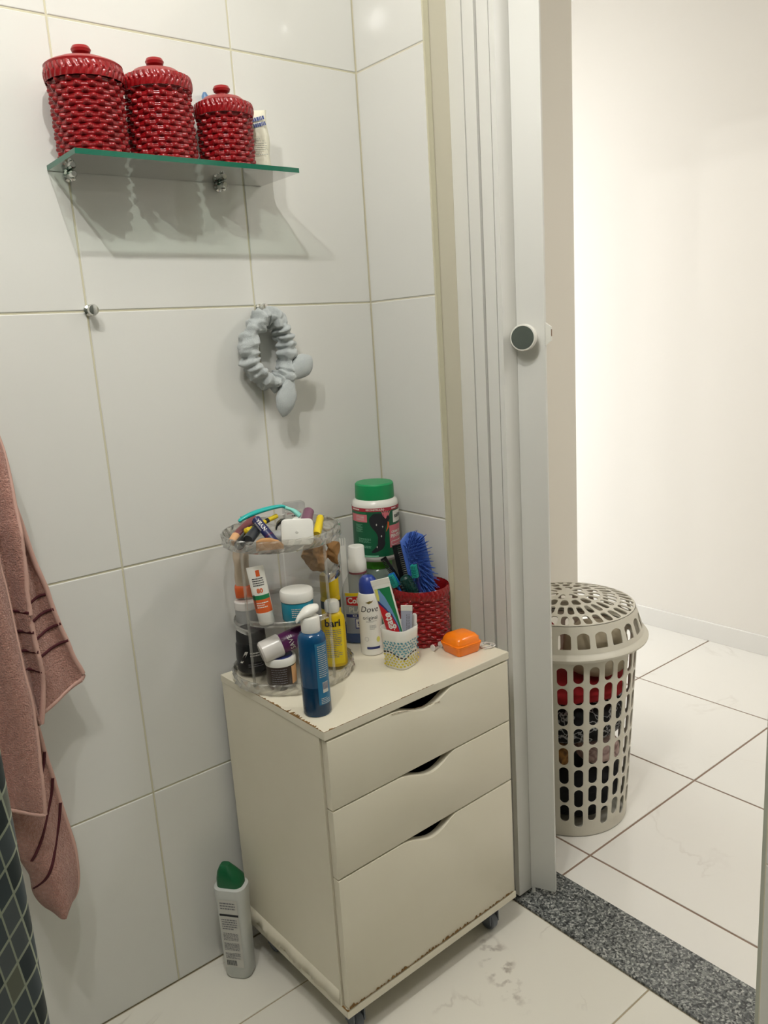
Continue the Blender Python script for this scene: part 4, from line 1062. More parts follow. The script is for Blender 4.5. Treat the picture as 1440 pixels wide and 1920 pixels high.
# white clip behind the mouthwash
t = put('white_brush', 'white forked plastic stick behind the mouthwash cap', 'stick', -0.1520, -0.0420, ZT, turn=.2)
ob('stem', xf(box(-.003, .003, -.006, .006, 0, .196, .001), rot=(0, 0, 0)), 'white_plastic', t, smooth=0)
ob('fork', cat(*[box(-.003, .003, -.006 + .0052 * k, -.006 + .0052 * k + .0022, .195, .212) for k in range(3)]), 'white_plastic', t, smooth=0)
# spray deodorant
t = put('deodorant_can', 'white deodorant spray can with a dark blue cap', 'spray can', -0.1835, -0.1640, ZT)
ob('can', lathe([(0, .0005), (.0215, .0005), (.0230, .002), (.0230, .112), (.0225, .120), (.0198, .128), (.0165, .130), (0, .130)], 40), 'cup_white', t)
ob('cap', lathe([(0, .128), (.0182, .128), (.0188, .130), (.0183, .146), (.0160, .155), (.011, .161), (0, .163)], 36), 'dove_blue', t)
text('Dove', .0175, cylmap(.0233, -.05, .098), 'ink', t, shear=.25, bold=-.00005)
text('original', .0108, cylmap(.0233, .0, .0805), 'ink', t)
ob('bird_mark', (lambda f: ([f(-.008, .0), f(-.001, -.0035), f(.005, -.0005), f(.0085, .0035), f(.004, .0022), f(.001, .0030), f(-.003, .0010)], [(0, 1, 2, 3, 4, 5, 6)]))(cylmap(.0234, .0, .1130)), 'gold', t, smooth=0)
ob('label_print', smalltext(cylmap(.0233, .1, .072), .022, .004, 2, 4, .3), 'grey_print', t)
ob('label_print', smalltext(cylmap(.0233, .2, .060), .014, .010, 4, 6, .3), 'grey_print', t)
ob('blue_pill', cylpatch(.0233, -.45, .75, .0145, .0195, 10), 'navy_label', t)
ob('yellow_flower', (lambda f: ([f(.0045 * math.cos(k * PI / 5), .006 * math.sin(k * PI / 5)) for k in range(10)], [tuple(range(10))]))(cylmap(.0234, .62, .034)), 'lemon', t, smooth=0)
ob('ring_mark', (lambda f: (lambda P0: (P0, [(k, (k + 1) % 20, 20 + (k + 1) % 20, 20 + k) for k in range(20)]))([f(.0044 * math.cos(k * PI / 10), .0044 * math.sin(k * PI / 10)) for k in range(20)] + [f(.0040 * math.cos(k * PI / 10), .0040 * math.sin(k * PI / 10)) for k in range(20)]))(cylmap(.0234, -.42, .036)), 'grey_print', t, smooth=0)
# two stacked cream jars in the corner
t = put('lime_lid_jar', 'clear jar with a bright green lid under the tall green jar', 'jar', -0.074, -0.060, ZT)
ob('jar_body', lathe([(0, .0005), (.0325, .0005), (.035, .003), (.035, .125), (.031, .136), (.0275, .139), (0, .139)], 40), 'green_tint', t)
ob('jar_lid', lathe([(0, .1385), (.0305, .1385), (.0312, .141), (.0312, .156), (.030, .1575), (0, .1575)], 40), 'lime_lid', t)
t = put('hair_cream_jar', 'tall green-labelled hair cream jar with a green lid, stacked on another jar', 'jar', -0.074, -0.060, ZT + .1577)
t.rotation_euler.rotate_axis('X', math.radians(-1.0))
JR = .0495
ob('jar_body', lathe([(0, 0), (.043, 0), (.047, .003), (JR, .010), (JR, .120), (.0475, .128), (.0425, .1325), (0, .1325)], 48), 'cup_white', t)
ob('jar_lid', lathe([(0, .1322), (.0405, .1322), (.0418, .1345), (.0410, .163), (.0385, .166), (0, .1665)], 48), 'green_lid', t)
J = JR + .0004
ob('label', cylpatch(J, -1.9, 1.9, .013, .118, 40), 'dark_green', t)
ob('red_band', cylpatch(J + .0003, -1.9, 1.9, .1105, .118, 40), 'crimson_band', t)
text('RECONSTRUÇÃO', .0050, cylmap(J + .0007, -.02, .1143), 'paper_white', t, bold=.0001)
ob('label_print', smalltext(cylmap(J + .0007, -.95, .1143), .022, .003, 1, 51, .9), 'paper_white', t)
ob('label_print', smalltext(cylmap(J + .0007, .95, .1143), .022, .003, 1, 52, .9), 'paper_white', t)
ob('pink_panel', cylpatch(J + .0003, -1.3, -.38, .088, .1045, 14), 'pink_label', t)
ob('green_strip', cylpatch(J + .0003, -1.0, -.42, .1058, .1090, 10), 'green_label', t)
ob('label_print', smalltext(cylmap(J + .0006, -.72, .096), .022, .011, 4, 31, .4), 'light_print', t)
ob('label_print', smalltext(cylmap(J + .0006, -.80, .074), .019, .018, 7, 32, .35), 'mint', t)
ob('label_print', smalltext(cylmap(J + .0006, -.55, .048), .030, .010, 4, 33, .35), 'mint', t)
ob('label_print', smalltext(cylmap(J + .0006, -.55, .034), .030, .006, 2, 34, .4), 'mint', t)
ob('barcode', cylpatch(J + .0006, -.98, -.62, .0185, .0255, 6), 'paper_white', t)
ob('mint_band', cylpatch(J + .0003, -1.9, .05, .0125, .0165, 24), 'mint', t)
f = cylmap(J + .0006, .12, .066)
hair = [(.041, -.010, .000), (.038, -.014, .018), (.033, -.019, .024), (.027, -.021, .025), (.021, -.020, .020), (.015, -.018, .016), (.009, -.014, .013), (.003, -.009, .012), (-.004, -.005, .013), (-.011, -.003, .012), (-.018, -.004, .011), (-.024, -.004, .012), (-.030, -.007, .010), (-.036, -.013, .006), (-.041, -.018, -.004), (-.044, -.017, -.012)]
hv_, hf_ = [], []
for k, (z_, a_, b_) in enumerate(hair):
    for q in range(9): hv_.append(f(a_ + (b_ - a_) * q / 8, z_))
    if k: hf_ += [((k - 1) * 9 + q, (k - 1) * 9 + q + 1, k * 9 + q + 1, k * 9 + q) for q in range(8)]
ob('hair_shape', (hv_, hf_), 'ink', t)
for q in ((-.0055, .017), (.0075, .012), (.004, -.008), (-.006, -.031)):
    ob('sparkle', ([cylmap(J + .0010, .12, .066)(q[0] + dx, q[1] + dz) for dx, dz in ((0, .0030), (.0006, .0006), (.0018, 0), (.0006, -.0006), (0, -.0030), (-.0006, -.0006), (-.0018, 0), (-.0006, .0006))], [tuple(range(8))]), 'paper_white', t, smooth=0)
f2 = cylmap(J + .0007, .45, .070)
for k in range(5):
    a_ = .9 + .28 * k; L2 = .021
    ob('leaf', ([f2(-.002 + 0, .024), f2(-.002 + L2 * .5 * math.cos(a_) - .002 * math.sin(a_), .024 + L2 * .5 * math.sin(a_) + .002 * math.cos(a_)), f2(-.002 + L2 * math.cos(a_), .024 + L2 * math.sin(a_)), f2(-.002 + L2 * .5 * math.cos(a_) + .002 * math.sin(a_), .024 + L2 * .5 * math.sin(a_) - .002 * math.cos(a_))], [(0, 1, 2, 3)]), 'pink_label', t, smooth=0)
ob('pink_badge', cylpatch(J + .0003, .58, 1.55, .030, .078, 14), 'pink_label', t)
ob('orange_ribbon', ([cylmap(J + .0008, .50, .066)(*q) for q in ((0, .022), (.004, .020), (.003, .010), (-.003, .002), (-.005, .000), (-.001, .010))], [(0, 1, 2, 3, 4, 5)]), 'orange_label', t, smooth=0)
ob('white_badge', cylpatch(J + .0003, .80, 1.55, .083, .108, 12), 'paper_white', t)
text('salon', .0135, cylmap(J + .0007, 1.16, .097), 'ink', t, bold=.0002)
text('CREME DE', .0068, cylmap(J + .0007, .98, .063), 'paper_white', t, bold=.0002)
text('PENTEAR', .0100, cylmap(J + .0007, 1.04, .054), 'paper_white', t, bold=.0003)
ob('outline_tag', cylpatch(J + .0006, .66, 1.5, .035, .044, 12), 'paper_white', t)
ob('outline_tag_inner', cylpatch(J + .0009, .68, 1.5, .0362, .0428, 12), 'pink_label', t)

# ------------------------------------------------------------------ printed cup with tubes
CX, CY = -0.1860, -0.2570
t = put('patterned_cup', 'white ceramic cup with a blue and yellow pebble pattern', 'cup', CX, CY, ZT, turn=.10)
def cup_ring(w_, z, r=.018):
    return [(*(Matrix.Rotation(PI / 4, 2) @ Vector(q)), z) for q in rrect(w_, w_, r, 6)]
ob('cup_body', loft([cup_ring(.047, .0005, .014), cup_ring(.051, .004, .015), cup_ring(.061, .070, .018), cup_ring(.062, .0795, .018), cup_ring(.0605, .081, .0175), cup_ring(.0575, .0795, .017), cup_ring(.0555, .060, .017), cup_ring(.046, .006, .013)]), 'cup_white', t, smooth=50)
def cupf(s, z, e=.0005):
    """s: distance from the corner that looks into the room, along the wall"""
    w_ = .051 + (.061 - .051) * (z - .004) / .066 + e * 2; r = .0165
    fl_ = w_ / 2 - r; q = PI / 4 * r
    a = abs(s)
    if a < q: th = a / r; x_, y_ = fl_ + r * math.cos(PI / 4 + th), fl_ + r * math.sin(PI / 4 + th)
    else: x_, y_ = fl_ - (a - q), fl_ + r
    v = Matrix.Rotation(-PI / 4, 2) @ Vector((x_, y_))
    return (v.x, v.y * (1 if s > 0 else -1), z)
rnd = random.Random(5); peb = {'cup_blue': [], 'cup_yellow': [], 'ink': []}
def pebble(s0, z0, a, b_, rot_, k):
    peb[k].append(([cupf(s0 + a * math.cos(q * PI / 5) * math.cos(rot_) - b_ * math.sin(q * PI / 5) * math.sin(rot_), z0 + a * math.cos(q * PI / 5) * math.sin(rot_) + b_ * math.sin(q * PI / 5) * math.cos(rot_)) for q in range(10)], [tuple(range(10))]))
def line_z(s): return .030 + .006 * math.sin(abs(s) * 75 - .8) - (.004 if s > 0 else 0)
s0 = -.040
while s0 < .041:
    pebble(s0, line_z(s0), .0033, .0018, .35 * math.copysign(1, s0) * math.cos(abs(s0) * 75 - .8), 'ink'); s0 += .0076
for i in range(12):
    for k in range(11):
        s1_ = -.041 + .0074 * i + rnd.uniform(-.0008, .0008) + (.0037 if k % 2 else 0); z1_ = .008 + .0054 * k + rnd.uniform(-.0007, .0007)
        dz = z1_ - line_z(s1_)
        if abs(dz) < .0032 or z1_ > .060: continue
        pebble(s1_, z1_, rnd.uniform(.0022, .0032), rnd.uniform(.0015, .0022), rnd.uniform(-.8, .8), 'cup_blue' if dz > 0 else 'cup_yellow')
for k, L3 in peb.items(): ob('pebble_print', cat(*L3), k, t, smooth=0)
for s1_, z1_ in ((-.022, .048), (.022, .046), (.028, .018)):
    for q in range(7):
        pebble(s1_ + rnd.uniform(-.008, .008), z1_ + rnd.uniform(-.006, .006), .0022, .0004, rnd.uniform(.3, 1.4), 'ink')
ob('script_print', cat(*peb['ink'][-21:]), 'ink', t, smooth=0)
# toothpaste
def crimped(name, label, x, y, z0, L4, w_, d, lean, side, body, turn):
    t_ = thing(name, label, 'tube', (x, y, z0), (0, 0, face(x, y) + turn))
    t_.rotation_euler.rotate_axis('X', math.radians(side)); t_.rotation_euler.rotate_axis('Y', math.radians(lean))
    rg_ = []
    for k in range(10):
        s = k / 9; dd = d * (1 - s ** 1.6) + .0016 * s; ww = w_ * (.86 + .14 * s)
        rg_.append([(math.cos(2 * PI * q / 24) * dd / 2, math.sin(2 * PI * q / 24) * ww / 2, .016 + (L4 - .016) * s) for q in range(24)])
    ob('tube_body', loft(rg_), body, t_, smooth=50)
    ob('crimp', box(-.0012, .0012, -w_ / 2, w_ / 2, L4 - .001, L4 + .010, .0003), 'paper_white', t_, smooth=0)
    ob('cap', lathe([(0, 0), (.010, 0), (.011, .002), (.011, .017), (0, .017)], 22), 'white_plastic', t_)
    def f_(u, z, e=.0006):
        s = min(max((z - .016) / (L4 - .016), 0), 1); dd = d * (1 - s ** 1.6) + .0016 * s; ww = w_ * (.86 + .14 * s)
        return (math.sqrt(max(.03, 1 - (2 * u / ww) ** 2)) * dd / 2 + e, u, z)
    return t_, f_
t, f = crimped('toothpaste_tube', 'red and green toothpaste tube leaning left in the patterned cup', CX + .0075, CY + .002, ZT + .012, .158, .036, .024, 4, 12, 'paper_white', -.12)
def panel(nm, pts, mt, e):
    """flat printed area given by (u,z) quads split along its height"""
    V, F = [], []
    n = len(pts)
    for k, (u0, u1, z) in enumerate(pts):
        for j in range(7): V.append(f(u0 + (u1 - u0) * j / 6, z, e))
        if k: F += [((k - 1) * 7 + j, (k - 1) * 7 + j + 1, k * 7 + j + 1, k * 7 + j) for j in range(6)]
    ob(nm, (V, F), mt, t)
panel('green_print', [(-.014, .0145, .030), (-.014, .0145, .076), (-.0145, .0145, .106), (-.015, .015, .150)], 'green_label', .0006)
panel('blue_print', [(-.014, .0125, .030), (-.014, .0115, .076), (-.0145, .0075, .106), (-.015, .001, .132), (-.015, -.006, .148)], 'sky_print', .0009)
panel('lime_print', [(-.015, -.013, .120), (-.015, -.010, .132), (-.015, -.009, .150)], 'lemon', .0012)
panel('navy_print', [(-.014, .0115, .030), (-.014, .0105, .070), (-.0145, .0055, .096), (-.0147, -.006, .116), (-.015, -.0140, .128)], 'navy_label', .0012)
panel('red_print', [(-.014, .0105, .030), (-.014, .0095, .070), (-.0145, .0040, .094), (-.0147, -.0080, .113), (-.015, -.0145, .121)], 'red_label', .0015)
text('Colgate', .0200, lambda u, v: f(-.0035 - v, .070 + u, .0019), 'paper_white', t, bold=.0006)
t, f = crimped('ointment_tube', 'small silver and white tube standing in the patterned cup', CX + .0135, CY - .003, ZT + .012, .100, .022, .016, 5, -3, 'silver_tube', -.1)
ob('label_print', smalltext(lambda u, v: f(v + .002, .070 + u), .045, .008, 3, 7, .4), 'grey_print', t)
t = thing('cotton_stick', 'small clear-capped white stick at the right of the patterned cup', 'stick', (CX + .0245, CY - .009, ZT + .010), (0, .1, 0))
ob('stick_body', lathe([(0, 0), (.0042, 0), (.0046, .004), (.0046, .066), (0, .066)], 16), 'white_plastic', t)
ob('stick_cap', lathe([(0, .0655), (.0050, .0655), (.0052, .068), (.0050, .085), (.003, .088), (0, .0885)], 16), 'pearl_white', t)

# ------------------------------------------------------------------ red open basket with brushes and combs
BX, BY, BH = -0.0665, -0.1890, .118
t = put('woven_basket', 'open red woven basket holding combs and brushes on the cabinet', 'basket', BX, BY, ZT)
ob('woven_body', weave(BH - .014, lambda u: .0545 + .0020 * u, 13, 15, .0030), 'red_weave', t, smooth=70)
ob('rim_braid', braid(.018, .0570, 36, .0032, BH - .016), 'red_weave', t, smooth=70)
ob('inner_wall', lathe([(0, .004), (.050, .004), (.0525, BH - .004), (.0555, BH + .0015), (.0585, BH - .002)], 48), 'red_weave', t)
fb0 = face(BX, BY)
def bk(lat, dep, z): return (BX + math.cos(fb0) * dep + math.cos(fb0 + PI / 2) * lat, BY + math.sin(fb0) * dep + math.sin(fb0 + PI / 2) * lat, ZT + z)
def inbasket(name, label, cat_, p0, p1, roll_):
    """local z along the tool from its buried end p0 to its tip p1; local x turned towards the room, then rolled"""
    a, b_ = Vector(bk(*p0)), Vector(bk(*p1)); zz = (b_ - a).normalized()
    xx = Vector((CAM.x - a.x, CAM.y - a.y, 0)); xx = (xx - zz * xx.dot(zz)).normalized(); yy = zz.cross(xx)
    M3 = Matrix((xx, yy, zz)).transposed() @ Matrix.Rotation(roll_, 3, 'Z')
    o = thing(name, label, cat_, tuple(a), tuple(M3.to_euler()))
    return o, (b_ - a).length
t, L5 = inbasket('hair_brush', 'blue vented hair brush with long bristles standing in the red basket', 'hair brush', (.020, -.010, .012), (-.012, -.014, .226), .35)
rg_ = []
for k in range(19):
    s = k / 18; z = L5 * s
    wv_ = .008 + (.0185 if s > .42 else .0185 * max(0, (s - .25) / .17) ** 1.2 if s > .25 else 0)
    if s > .93: wv_ *= math.sqrt(max(.02, 1 - ((s - .93) / .075) ** 2))
    bend = -.010 * ((s - .45) / .55) ** 2 if s > .45 else 0
    rg_.append([(bend + .0035 * math.cos(2 * PI * q / 16) - .001, wv_ * math.sin(2 * PI * q / 16), z) for q in range(16)])
ob('paddle', loft(rg_), 'brush_blue', t, smooth=50)
bp_ = []
for i in range(20):
    for j in range(9):
        s = .46 + .50 * i / 19; z = L5 * s; y = -.0165 + .033 * j / 8 + (.002 if i % 2 else -.002)
        if s > .92 and abs(y) > .010: continue
        bend = -.010 * ((s - .45) / .55) ** 2
        p0 = Vector((bend + .001, y, z)); dr = Vector((1, y * 20 + .12 * math.sin(i * 7 + j * 3), (s - .66) * 2.3)).normalized()
        bp_.append(tube([p0, p0 + dr * .014, p0 + dr * .027], [.0012, .0010, .0006], 5))
o = ob('bristles', cat(*bp_), 'brush_blue', t, smooth=60); o['kind'] = 'stuff'
def comb(t_, L6, w_, n, m_, spine=.30, th=.0018):
    ob('spine', box(-th, th, -w_ / 2, -w_ / 2 + w_ * spine, 0, L6, .0006), m_, t_, smooth=0)
    o_ = ob('teeth', cat(*[box(-th * .7, th * .7, -w_ / 2 + w_ * spine - .0005, w_ / 2, L6 * .38 + L6 * .6 * k / n, L6 * .38 + L6 * .6 * (k + .5) / n) for k in range(n)], box(-th, th, -w_ / 2, w_ / 2, L6 * .975, L6, .0006)), m_, t_, smooth=0)
t, L5 = inbasket('wide_comb', 'wide black comb behind the blue brush in the red basket', 'comb', (-.008, -.020, .012), (-.040, -.030, .200), .25)
comb(t, L5, .031, 26, 'comb_black')
t, L5 = inbasket('fine_comb', 'narrow black comb slanting left out of the red basket', 'comb', (.020, .004, .012), (-.074, -.002, .180), PI)
comb(t, L5, .013, 34, 'comb_black', .45)
t, L5 = inbasket('round_brush', 'dark green round brush lying low in the red basket', 'hair brush', (.018, .024, .022), (-.032, .024, .146), 0)
ob('barrel', lathe([(0, 0), (.006, 0), (.006, .05), (.0115, .060), (.0115, L5 - .004), (.008, L5), (0, L5)], 20), 'bottle_green', t)
bb_ = [tube([(.011 * math.cos(a), .011 * math.sin(a), z), (.0165 * math.cos(a), .0165 * math.sin(a), z)], [.0007, .0004], 4) for z in [.066 + .006 * k for k in range(11)] for a in [2 * PI * q / 16 for q in range(16)]]
o = ob('bristles', cat(*bb_), 'bottle_green', t); o['kind'] = 'stuff'
for lab, p0, p1, c1 in (('blue and teal toothbrush leaning over the front of the red basket', (.005, .012, .012), (-.0590, .0230, .152), 'brush_bluehead'), ('blue and teal toothbrush in the middle of the red basket', (.012, .020, .020), (-.010, .026, .172), 'navy_label')):
    t, L5 = inbasket('toothbrush', lab, 'toothbrush', p0, p1, -.4)
    ob('handle', tube([(0, 0, 0), (0, 0, L5 * .35), (.001, 0, L5 * .72), (0, 0, L5)], [.0045, .0055, .0028, .0034], 10, upv=(1, 0, 0)), c1, t, smooth=60)
    ob('brush_head', box(-.0030, .0005, -.0068, .0068, L5 - .030, L5 + .001, .0015), c1, t, smooth=0)
    bl = [box(.0003, .0105, -.006 + .0030 * j, -.006 + .0030 * j + .0022, L5 - .027 + .0034 * i, L5 - .027 + .0034 * i + .0024) for i in range(8) for j in range(4)]
    o = ob('bristles', cat(*[b2 for k, b2 in enumerate(bl)]), 'brush_teal', t, smooth=0); o['kind'] = 'stuff'

# ------------------------------------------------------------------ orange box and small plastic bits
mat('orange_clear', '#ff8410', .22, sub=.15)
t = thing('retainer_case', 'bright orange plastic case with a domed lid on the cabinet', 'case', (-0.0590, -0.2940, ZT), (0, 0, math.radians(-5)))
def rr3(w_, d, r, z): return [(x, y, z) for x, y in rrect(w_, d, r, 4)]
ob('case_bottom', loft([rr3(.052, .050, .007, .0005), rr3(.055, .053, .008, .003), rr3(.062, .058, .009, .0175), rr3(.064, .060, .009, .0178), rr3(.064, .060, .009, .0195)]), 'orange_clear', t, smooth=40)
l = ob('case_lid', loft([rr3(.064, .060, .009, .0200), rr3(.064, .060, .009, .0215), rr3(.060, .056, .009, .0220), rr3(.056, .053, .010, .031), rr3(.050, .047, .012, .0365), rr3(.038, .035, .012, .0385)]), 'orange_clear', t, smooth=40)
ob('clasp', box(.029, .038, -.010, .010, .016, .026, .001), 'orange_clear', l, smooth=0)
ob('lid_step', loft([rr3(.054, .051, .009, .0300), rr3(.0575, .0545, .009, .0265), rr3(.058, .055, .009, .0262)]), 'orange_clear', l, smooth=40)
t = thing('floss_pick', 'small white plastic bow-shaped piece beside the orange case', 'plastic piece', (-0.0835, -0.2480, ZT), (0, 0, .35))
ob('bar', tube([(-.016, 0, .004), (.020, -.010, .004)], .0022, 8), 'clear_case', t)
for x_, y_ in ((-.016, 0), (.006, -.006), (.020, -.010)):
    ob('end_plate', xf(lathe([(0, -.001), (.0065, -.001), (.0065, .001), (0, .001)], 16), loc=(x_, y_, .0068), rot=(0, PI / 2, -.27)), 'pearl_white', t)
t = thing('elastic_loop', 'thin clear coiled loop beside the orange case at the cabinet corner', 'loop', (-0.0095, -0.3170, ZT))
for k, (R_, dx, dy) in enumerate(((.0145, 0, 0), (.0135, .002, -.003), (.0125, -.003, .002))):
    ob('coil', tube([(dx + R_ * math.cos(2 * PI * q / 32), dy + R_ * .9 * math.sin(2 * PI * q / 32), .0012 + .0018 * k) for q in range(32)], .0009, 6, closed=True), 'pearl_white', t)

# ------------------------------------------------------------------ bottle on the bathroom floor
t = thing('cleaner_bottle', 'pale grey bottle with a green cap standing on the floor by the cabinet', 'bottle', (-0.5030, -0.0660, 0), (0, 0, math.radians(-52)))
def bt_ring(w_, d, z, dx=0): return [(x + dx, y, z) for x, y in rrect(w_, d, min(w_, d) * .38, 6)]
ob('bottle_body', loft([bt_ring(.050, .040, .0005), bt_ring(.056, .046, .006), bt_ring(.060, .048, .05), bt_ring(.060, .046, .12), bt_ring(.064, .047, .17), bt_ring(.068, .049, .196), bt_ring(.066, .047, .204), bt_ring(.056, .039, .207)]), 'floor_bottle', t, smooth=45)
cp = loft([bt_ring(.054, .038, .206), bt_ring(.053, .037, .222), bt_ring(.036, .030, .236, -.006), bt_ring(.022, .020, .246, -.008), bt_ring(.018, .015, .249, -.008)])
ob('flip_cap', cp, 'bottle_cap', t, smooth=45)
# label on the broad face that looks to the left
def lb_(u, v, e=.0006): return (u, -(.0235 + .001 * min(1, max(0, (v - .12) / .08))) - e, v)
ob('label', grid(lambda u, v: lb_(-.020 + .040 * u, .030 + .155 * v), 6, 8), 'light_print', t)
ob('label_bar', grid(lambda u, v: lb_(-.020 + .040 * u, .148 + .005 * v, .0010), 6, 1), 'ink', t)
for z_, h_, r_, sd in ((.170, .018, 3, 41), (.128, .026, 5, 42), (.100, .018, 6, 43), (.077, .018, 6, 44), (.056, .014, 5, 45)):
    ob('label_print', smalltext(lambda u, v: lb_(u - .001, z_ + v, .0010), .032, h_, r_, sd, .5), 'grey_print', t)
ob('barcode', cat(*[grid(lambda u, v, k=k: lb_(-.016 + .0022 * k + .0012 * u, .034 + .012 * v, .0010), 1, 1) for k in range(10)]), 'ink', t, smooth=0)

# ------------------------------------------------------------------ laundry basket in the hall
mat('basket_plastic', '#cfcabb', 0.42, bump=(25, 0.05))
LX, LY = 0.440, -0.158
lbk = thing('laundry_basket', 'beige slotted plastic laundry basket with a lid, behind the folding door', 'laundry basket', (LX, LY, 0), (0, 0, .05))
def perforated(name, cl, fn, thick, m_, parent):
    """sheet with holes: cl = (u0,u1,v0,v1,hole); outer skin, inner skin and the walls of the holes, with true normals"""
    V, F, NR = [], [], []
    def nrm(u, v):
        e = 1e-3; a = Vector(fn(u + e, v)) - Vector(fn(u - e, v)); b_ = Vector(fn(u, v + e)) - Vector(fn(u, v - e))
        n = a.cross(b_); return n.normalized() if n.length > 1e-12 else Vector((0, 0, 1))
    def add(u, v, off, n=None):
        p = Vector(fn(u, v)); q = nrm(u, v); V.append(p + q * off); NR.append(n if n is not None else (q if off > 0 else -q)); return len(V) - 1
    for u0, u1, v0, v1, h in cl:
        cu, cv = (u0 + u1) / 2, (v0 + v1) / 2; hu, hv = (u1 - u0) / 2, (v1 - v0) / 2
        if h is None:
            for sgn in (1, -1):
                q = []
                for a in range(4): q.append((add(u0 + (u1 - u0) * a / 3, v0, sgn * thick / 2), add(u0 + (u1 - u0) * a / 3, v1, sgn * thick / 2)))
                for a in range(3):
                    f = (q[a][0], q[a + 1][0], q[a + 1][1], q[a][1]); F.append(f if sgn > 0 else tuple(reversed(f)))
            continue
        N = 28; kind, fu, fv = h[:3]; asp = h[3] if len(h) > 3 else 1
        O, I = [], []
        for q in range(N):
            a = 2 * PI * (q + .5) / N; c_, s_ = math.cos(a), math.sin(a); m2 = max(abs(c_), abs(s_))
            O.append((cu + hu * c_ / m2, cv + hv * s_ / m2))
            if kind == 'slot': x_ = fu * c_; y_ = (fv - fu * asp) * (1 if s_ > 0 else -1) + fu * asp * s_
            elif kind == 'arch': x_ = fu * max(-1, min(1, 1.3 * c_)); y_ = fv * (max(-1, 1.5 * s_) if s_ < 0 else s_)
            else:
                m3 = (abs(c_) ** 3 + abs(s_) ** 3) ** (1 / 3); x_, y_ = fu * c_ / m3, fv * s_ / m3
            I.append((cu + hu * x_, cv + hv * y_))
        # the polygon's corner points
        for q in range(N):
            a = 2 * PI * (q + .5) / N
            if abs(abs(math.cos(a)) - abs(math.sin(a))) < .12:
                O[q] = (u1 if math.cos(a) > 0 else u0, v1 if math.sin(a) > 0 else v0)
        ids = {}
        for sgn in (1, -1):
            oo = [add(u, v, sgn * thick / 2) for u, v in O]; ii = [add(u, v, sgn * thick / 2) for u, v in I]
            for q in range(N):
                f = (oo[q], oo[(q + 1) % N], ii[(q + 1) % N], ii[q]); F.append(f if sgn > 0 else tuple(reversed(f)))
        ce = Vector(fn(cu, cv)); w1, w2 = [], []
        for u, v in I:
            n = (ce - Vector(fn(u, v))).normalized(); w1.append(add(u, v, thick / 2, n)); w2.append(add(u, v, -thick / 2, n))
        for q in range(N): F.append((w1[q], w1[(q + 1) % N], w2[(q + 1) % N], w2[q]))
    me = bpy.data.meshes.new(name); me.from_pydata([tuple(v) for v in V], [], F); me.shade_smooth()
    me.normals_split_custom_set_from_vertices([tuple(n) for n in NR])
    me.materials.append(MATS[m_])
    o = bpy.data.objects.new(name, me); C.objects.link(o); o.parent = parent
    return o
NC = 28; dth = 2 * PI / NC
def Rb(z): return .1465 + .0255 * (z / .47) ** .9
bodyf = lambda u, v: (Rb(v) * math.cos(u), Rb(v) * math.sin(u), v)
cl = []
for c in range(NC):
    u0, u1 = c * dth, (c + 1) * dth
    zs, pit = (.042, .0530) if c % 2 == 0 else (.026, .0562)
    cl.append((u0, u1, .004, zs, None))
    for r in range(8): cl.append((u0, u1, zs + r * pit, zs + (r + 1) * pit, ('slot', .64, .90, dth * .157 / pit)))
    cl.append((u0, u1, zs + 8 * pit, .482, None))
perforated('basket_body', cl, bodyf, .0028, 'basket_plastic', lbk)
ob('basket_base', lathe([(0, .001), (.1460, .001), (.1480, .004), (.1480, .010), (.146, .012), (0, .012)], 52), 'basket_plastic', lbk)
ob('basket_rim', lathe([(.168, .474), (.1745, .474), (.178, .479), (.178, .486), (.168, .486)], 52), 'basket_plastic', lbk)
lid = ob('lid', lathe([(.168, .4865), (.196, .4865), (.2000, .4885), (.2010, .4925), (.1975, .4975), (.192, .5000), (.1890, .504), (.186, .504), (.188, .498), (.170, .492)], 60), 'basket_plastic', lbk)
NL = 26; dl = 2 * PI / NL
sf = lambda u, v: ((.1885 - .020 * v) * math.cos(u), (.1885 - .020 * v) * math.sin(u), .503 + .062 * v)
perforated('lid_side', [(k * dl, (k + 1) * dl, 0, .16, None) for k in range(NL)] + [(k * dl, (k + 1) * dl, .16, .78, ('arch', .68, .92)) for k in range(NL)] + [(k * dl, (k + 1) * dl, .78, 1, None) for k in range(NL)], sf, .0026, 'basket_plastic', lid)
tf_ = lambda u, v: (v * math.cos(u), v * math.sin(u), .5655 + .028 * (1 - (v / .1685) ** 2))
cl = []
for v0, v1, n, h in ((.128, .1685, 36, ('sq', .72, .80)), (.088, .128, 30, ('sq', .66, .84)), (.052, .088, 16, ('sq', .70, .80)), (.016, .052, 8, ('sq', .62, .78)), (.0, .016, 12, None)):
    for k in range(n): cl.append((2 * PI * k / n, 2 * PI * (k + 1) / n, v0, v1, h))
perforated('lid_top', cl, lambda u, v: tf_(-u, v), .0026, 'basket_plastic', lid)

